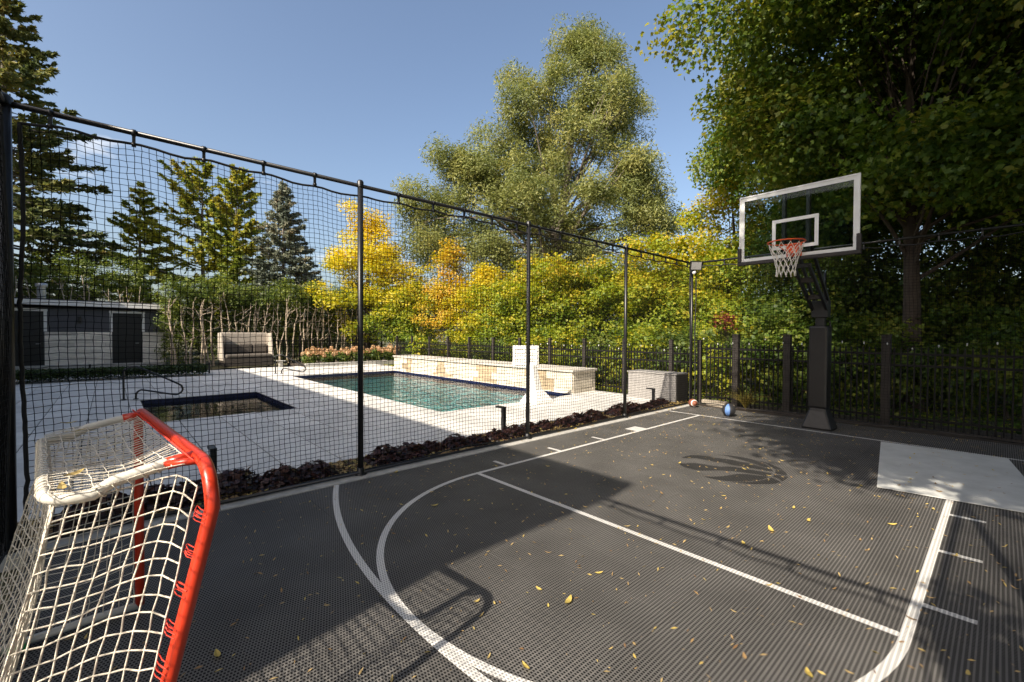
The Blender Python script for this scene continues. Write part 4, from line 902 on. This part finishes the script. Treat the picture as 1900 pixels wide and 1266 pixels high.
for k, (u, D, h, lm) in enumerate(SH):
    tree('shrub', f'{cl_[lm]} leafy shrub behind the fence near the {nmS[k]}', base_at(u, D), h*.8, .04, [(0, 0, h*.5, .9, .9, h*.5), (.5, .3, h*.3, .8, .8, h*.34), (-.5, -.4, h*.33, .8, .8, h*.36)], 60, 48, .2, .12, lm, shape='maple' if lm != 'green' else 'leaf', seed=60+k, nl=14, group='shrubs behind the fence', shell=.2, cat='shrub')
tree('red_shrub', 'small dark red bush among the yellow leaves left of the hoop', base_at(1345, 13.4), 2.2, .03, [(0, 0, 2.0, .22, .22, .3)], 8, 36, .14, .11, 'red', shape='maple', seed=90, nl=8, cat='shrub')
# the big shaded maple behind the hoop
b0 = (.72, 10.4, -.09)
BM = [(0, 0, 9.5, 3.2, 3.2, 3.2), (-2.2, -1.6, 8.6, 2.3, 2.3, 1.9), (-3.4, -3.2, 8.6, 1.4, 1.4, 1.2), (-1.8, .6, 6.2, 2.0, 2.0, 1.7), (-2.4, -1, 6.0, 1.3, 1.3, 1.3), (2.4, -1.2, 8, 2.6, 2.6, 2.6), (1.6, -1.8, 4.6, 2, 1.8, 1.6), (-.4, -.9, 4.9, 1.6, 1.6, 1.1), (2.5, 1, 5, 2.5, 2.5, 2.2), (0, -2.6, 9.2, 2.2, 2.2, 1.8), (-1.5, 2, 10.5, 3, 3, 2.2), (-3.0, -1.6, 7.0, 1.2, 1.2, 1.1)]
big_maple = tree('maple_tree', 'big dark green maple with a forked trunk behind the hoop', b0, 12, .2, BM, 1500, 66, .34, .135, 'maple', shape='maple', seed=50, nl=60, shell=.25, top=.8, start=.3, grad=lambda P: .25*np.clip((-P[:, 0]-1.5)/2.5, 0, 1), group='large maples on the right', sub=(60, .5, 1.1, .75))  # grad tints the left of the crown lighter, standing in for sunlight
def clone(label, loc, rot, s):
    c = copy_tree(big_maple, loc); c['label'] = label; c.rotation_euler = (0, 0, rot); c.scale = (s, s, s); return c
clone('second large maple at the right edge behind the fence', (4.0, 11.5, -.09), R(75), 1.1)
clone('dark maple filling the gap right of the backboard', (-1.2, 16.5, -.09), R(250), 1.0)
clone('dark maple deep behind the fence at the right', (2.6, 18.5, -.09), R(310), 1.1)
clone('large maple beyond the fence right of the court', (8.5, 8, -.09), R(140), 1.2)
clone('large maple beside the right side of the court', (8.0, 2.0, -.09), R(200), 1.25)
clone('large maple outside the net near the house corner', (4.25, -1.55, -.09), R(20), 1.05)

for k, (u, D, h) in enumerate(((1475, 13.5, 4.6), (1560, 12.2, 4.4), (1640, 13.4, 5.0), (1735, 11.4, 4.6), (1825, 11.8, 5.0), (1905, 10.6, 4.4))):
    tree('understory_maple', f'dark leafy young maple in deep shade behind the fence, {["left of the hoop pole", "just right of the hoop pole", "behind the broad fence post", "right of the big maple trunk", "near the right edge", "at the right edge"][k]}', base_at(u, D), h, .07, [(0, 0, h*.6, 1.2, 1.2, h*.36), (.6, .2, h*.35, 1.2, 1.2, h*.34), (-.6, -.3, h*.35, 1.2, 1.2, h*.34)], 190, 55, .24, .13, 'maple', shape='maple', seed=110+k, nl=24, shell=.2, group='shaded young maples')

# cedar row with bare pale stems
gc = np.random.default_rng(77)
def cedar(label, x, y, seed, h):
    g = np.random.default_rng(seed); t = thing('cedar_tree', label, 'tree', (x, y, -.09), 'row of bare-stemmed cedars')
    me, Cn = crown_mesh('crown', g, [(-.5, 0, h*.82, .8, .55, h*.2), (-1.1, 0, h*.5, .6, .6, h*.42), (-.9, .1, h*.2, .5, .6, h*.25)], 110, 36, .17, .13, 'narrow', .9, .2)
    P = []; rr = []
    for s in range(2):
        ang = g.uniform(0, 6.3); n = 9; f = np.linspace(0, 1, n); hh = h*g.uniform(.68, .8)
        wx = np.cumsum(g.normal(0, .045, n)); wy = np.cumsum(g.normal(0, .05, n)); wx -= wx[0]; wy -= wy[0]
        stem = np.stack([wx+.04*math.cos(ang)+f*.06, wy+.12*(s-.5)+f*.2*(s-.5), f*hh], -1); P.append(stem); rr.append(.05*(1-.72*f))
        for k in range(5):
            i = g.integers(3, n-1); d = unit(np.array([g.uniform(0, .5), g.normal(0, .8), g.uniform(.35, 1.3)])); l = g.uniform(.35, .8); q = np.linspace(0, 1, n)
            P.append(stem[i]+d*(l*q)[:, None]+np.cumsum(g.normal(0, .018, (n, 3)), 0)); rr.append(.022*(1-.75*q))
    V, F = tubeset(np.array(P), np.array(rr), 6); link('trunk', big('trunk', V, F, smooth=True), K['barkpale'], t); link('crown', me, L_['cedar'], t)
ys_c = list(np.arange(-.75, 9.3, .5))
ORD = ['first', 'second', 'third', 'fourth', 'fifth', 'sixth', 'seventh', 'eighth', 'ninth', 'tenth', 'eleventh', 'twelfth', 'thirteenth', 'fourteenth', 'fifteenth', 'sixteenth', 'seventeenth', 'eighteenth', 'nineteenth', 'twentieth', 'last']
for k, y in enumerate(ys_c):
    wh = ['between the shed and the daybed', 'behind the daybed', 'behind the pool handrail', 'behind the hydrangea bed', 'at the right end of the row'][min(4, int(k/4.2))]
    cedar(f'{ORD[min(k, 20)]} bare pale stemmed cedar from the shed, {wh}', -24+gc.normal(0, .12), y+gc.normal(0, .1), 200+k, gc.uniform(4.0, 4.7))
for k, y in enumerate(np.arange(-8.5, -1.2, .95)):
    cedar(f'{ORD[k]} cedar from the left showing its top above the shed roof', -29.6, y, 260+k, gc.uniform(5.0, 5.8))
# low hedge before the shed
g = np.random.default_rng(9); t = thing('low_hedge', 'low clipped dark hedge in front of the shed', 'hedge', (-18, -3.2, 0))
n = 20000; P = np.stack([g.uniform(-18.5, -17.3, n), g.uniform(-7.6, -.35, n), np.abs(g.random(n)**.5)*.34+.03], -1)
V, F, k = leafset(P-np.array([-18, -3.2, 0]), np.array([0, 0, .8])+g.normal(size=P.shape)*.6, .075, g); link('foliage', big('foliage', V, F, g.random(n)), L_['hedge'], t)
# hydrangea bed with a concrete kerb
struct('flower_bed', MB().box(-22, -19.4, 3.6, 8.9, -.12, .06), K['soil'])
t = tag(thing('bed_kerb', None, None, (-19.3, 6, 0)), kind='structure')
for k in range(4): part(t, 'kerb_stone', MB().box(-19.39, -19.2, 3.6+k*1.33, 3.6+k*1.33+1.32, -.1, .16), K['concrete'], .01)
g = np.random.default_rng(10)
def hyd():
    t = thing('hydrangea', 'x', 'hydrangea', (0, 0, 0), 'hydrangeas in the bed')
    n = 260; P = unit(g.normal(size=(n, 3)))*np.array([.42, .42, .34])*g.random((n, 1))**.4+np.array([0, 0, .36]); V, F, k = leafset(P, P-np.array([0, 0, .2])+g.normal(size=P.shape)*.3, .13, g); link('foliage', big('foliage', V, F, g.random(n)), L_['green'], t)
    for q in range(9):
        d = unit(g.normal(size=3)); d[2] = abs(d[2])+.1; c = d*np.array([.42, .42, .34])+np.array([0, 0, .4]); m = 60; P = c+unit(g.normal(size=(m, 3)))*.11
        V, F, k = leafset(P, P-c, .07, g); link('flower_head', big('flower_head', V, F, np.clip(g.random(m)*.4+g.random()*.6, 0, 1)), L_['hydra'], t)
    return t
proto = None
for k in range(12):
    y = 3.95+k*.41; x = -19.85-.55*(k % 2)
    if proto is None: proto = hyd(); o = proto; o.location = (x, y, .05)
    else: o = copy_tree(proto, (x, y, .05))
    o.rotation_euler = (0, 0, k*1.7); s = rng.uniform(.85, 1.15); o.scale = (s, s, s)
    o['label'] = 'dried pink and cream hydrangea bush in the bed at the far end of the pool'
# purple heucheras in the planting bed
def heu(seed):
    g = np.random.default_rng(seed); t = thing('heuchera', 'x', 'plant', (0, 0, 0), 'purple plants along the net')
    n = 210; a = g.random(n)*2*math.pi; rr = .24*np.sqrt(g.random(n)); z = .27*(1-(rr/.27)**2)*g.uniform(.5, 1.05, n)+.02
    P = np.stack([rr*np.cos(a), rr*np.sin(a), z], -1); V, F, k = leafset(P, np.stack([np.cos(a)*rr*3, np.sin(a)*rr*3, np.full(n, .5)], -1)+g.normal(size=P.shape)*.3, .1, g, 'maple'); link('foliage', big('foliage', V, F, np.repeat(np.clip(g.random(n)*.6+z*1.4, 0, 1), k)), L_['heuchera'], t)
    return t
hp = []
ysh = [-3.1, -2.75, -2.45, -2.1, -1.7, -1.35, -.5, -.15, .2, .55, .9, 1.25, 1.6, 2.0, 2.4, 2.8, 3.2, 3.6, 4.35, 4.75, 5.15, 5.55, 5.9, 6.2]
for k, y in enumerate(ysh):
    x = -2.98+rng.uniform(-.08, .08)
    if len(hp) < 4: o = heu(300+k); hp.append(o)
    else: o = copy_tree(hp[k % 4])
    o.location = (x, y, -.03); o.rotation_euler = (0, 0, rng.uniform(0, 6)); s = rng.uniform(.75, 1.15); o.scale = (s, s, s*rng.uniform(.5, .75))
    o['label'] = 'low dark purple leafy plant '+('behind the red goal post' if y < -1 else 'between the nearest free-standing post and the pool corner light' if y < 1.5 else 'between the pool corner light and the toy hoop' if y < 4 else 'in front of the grey storage box')
# ornamental grass by the fence
g = np.random.default_rng(12); t = thing('ornamental_grass', 'yellow ornamental grass clump between the fence and the blue ball', 'grass clump', (-1.55, 7.05, -.03))
n = 150; a = g.random(n)*6.28; l = g.uniform(.35, .75, n); q = np.linspace(0, 1, 7); sp = g.uniform(.25, 1.0, n)
P = np.stack([(np.cos(a)*sp*l)[:, None]*q**1.5, (np.sin(a)*sp*l*.5)[:, None]*q**1.5-.1*q, (l*.95)[:, None]*q-(sp*l*.55)[:, None]*q**2.4], -1)
V, F = tubeset(P, .004*(1-.9*q)[None], 3); link('blades', big('blades', V, F, np.repeat(g.random(n), 6*3)), L_['grass'], t)

# ------------------------------------------------------------------ fallen leaves
g = np.random.default_rng(15); LM = []
for k in range(6):                                   # curled little leaves
    n = 5; b = MB(); L0, W0 = (1, .42) if k < 3 else (1, .24); cu = g.uniform(.2, .55); vs = []
    for i in range(n):
        f = i/(n-1); wd = W0*math.sin(math.pi*min(.97, f*.9+.06))**.8*.5; zc = cu*(f-.5)**2*1.6
        vs += [(f-.5, -wd, zc+.25*wd+.02), (f-.5+g.normal(0, .02), 0, zc+.02), (f-.5, wd*g.uniform(.7, 1.1), zc+.35*wd+.02)]
    b.add(vs, [(3*i+j, 3*i+3+j, 3*i+4+j, 3*i+1+j) for i in range(n-1) for j in (0, 1)]); me = b.mesh('fallen_leaf'); 
    a_ = me.attributes.new('tint', 'FLOAT', 'FACE'); a_.data.foreach_set('value', np.full(len(me.polygons), g.random(), np.float32)); me.materials.append(L_['fallen']); LM.append(me)
def fl(x, y, z, s, label, group, k=None):
    o = link('fallen_leaf', LM[g.integers(6) if k is None else k], None, None, (x, y, z+.001)); o.rotation_euler = (g.normal(0, .12), g.normal(0, .12), g.random()*6.28); o.scale = (s, s, s); tag(o, label, 'leaf', group); return o
cnt = 0
while cnt < 170:
    x = g.uniform(-2.4, 2.38); y = g.uniform(-2.6, 6.4)
    if g.random() > .35+.65*np.clip((x+2.4)/3, 0, 1): continue
    if .9 < x and 2.8 < y < 5.4: continue
    fl(x, y, .004, g.uniform(.026, .058), 'small dry curled leaf lying on the dark court tiles', 'fallen leaves on the court'); cnt += 1
for u, v, s in ((1055, 1118, .085), (403, 1218, .07), (1280, 790, .07), (806, 940, .08), (1500, 968, .07), (1430, 985, .09), (1655, 975, .07), (735, 878, .09), (1000, 1095, .05), (975, 1240, .06), (1380, 1010, .06), (1500, 1255, .08)):
    p = ground(u, v); fl(p[0], p[1], .004, s, 'larger bright yellow leaf lying flat on the court', 'large fallen leaves', 1)
for k in range(44):
    x = g.uniform(1.3, 2.25); y = g.uniform(2.95, 5.2); fl(x, y, .0142, g.uniform(.02, .055), 'brown leaf lying on the white shooting board', 'fallen leaves on the white board')
for k in range(40):
    fl(g.uniform(-2.75, -2.46), g.uniform(1.2, 6.6), .013, g.uniform(.05, .09), 'yellow leaf gathered at the foot of the pool side net', 'fallen leaves along the kerb')
for k in range(20): fl(g.uniform(-2.2, 2.2), g.uniform(6.35, 6.62), .003, g.uniform(.03, .07), 'leaf blown against the foot of the net behind the hoop', 'fallen leaves behind the hoop')
for u, v in ((125, 785), (115, 905), (135, 880), (140, 800)):
    p = ground(u, v, 1.09); fl(p[0], p[1], 1.085, .09, 'brown dead leaf resting on the top netting of the hockey goal', 'leaves on the goal', 3)
n = 2600; P = np.stack([g.uniform(-2.4, 2.4, n), g.uniform(-3.2, 6.5, n), np.full(n, .007)], -1); V, F, k = leafset(P, np.array([0, 0, 1.])+g.normal(0, .3, P.shape), .024, g, 'narrow', 0, .75)
o = link('leaf_litter', big('leaf_litter', V, F, g.random(n)), L_['fallen']); tag(o, 'tiny leaf crumbs and seeds scattered over the court', 'leaf litter', kind='stuff')
n = 5000; P = np.stack([g.uniform(-3.28, -2.66, n), g.uniform(-3.6, 7, n), -.012+.02*g.random(n)], -1); V, F, k = leafset(P, np.array([0, 0, 1.])+g.normal(0, .3, P.shape), .06, g, 'leaf', 0, .5)
o = link('leaf_litter', big('leaf_litter', V, F, g.random(n)), L_['fallen']); tag(o, 'yellow leaf litter on the soil of the planting bed', 'leaf litter', kind='stuff')
for n, x0, x1, lm_, lb_ in ((10000, -20, -2.5, 'yellowgreen', 'yellow leaf strewn ground cover beyond the pool fence'), (7000, -2.5, 6, 'maple', 'ground cover beyond the hoop with its shade put into dark leaf colour')):  # stretch beyond the hoop gets darker leaf colour to imitate shade
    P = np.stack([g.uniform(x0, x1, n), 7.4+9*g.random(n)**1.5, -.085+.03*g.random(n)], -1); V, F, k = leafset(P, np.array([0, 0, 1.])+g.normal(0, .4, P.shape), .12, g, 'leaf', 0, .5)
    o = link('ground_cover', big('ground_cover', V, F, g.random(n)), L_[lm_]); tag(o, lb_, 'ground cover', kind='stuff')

# ------------------------------------------------------------------ the house behind the camera (its roof line shades the deck)
t = thing('house', 'large flat-roofed house behind the court, casting the long shade', 'house', (-15, -14, 0))
HH = 7.0; hx1, hy1 = -.45+.23*HH, 1.05-1.27*HH
part(t, 'wall', MB().box(-34, hx1-.3, hy1-12, hy1-.3, -.1, HH-.35), K['house'])
part(t, 'roof', MB().box(-34.3, hx1, hy1-12.3, hy1, HH-.349, HH), K['roof'])
for k in range(7):
    for z0 in (.8, 4.0):
        x = -31+k*4.6; wn = part(t, 'window', MB().box(x, x+2.2, hy1-.299, hy1-.27, z0, z0+1.9), K['trim']); part(wn, 'pane', MB().box(x+.08, x+2.12, hy1-.2695, hy1-.262, z0+.08, z0+1.82), K['winglass'])
tree('columnar_cedar', 'slim columnar cedar outside the near right corner of the net', (2.93, -4.1, -.09), 4.1, .05, [(0, 0, 1.5, .3, .3, 1.4), (0, 0, 2.9, .2, .2, 1.2)], 120, 40, .1, .09, 'cedar', seed=95, nl=10, cat='tree')
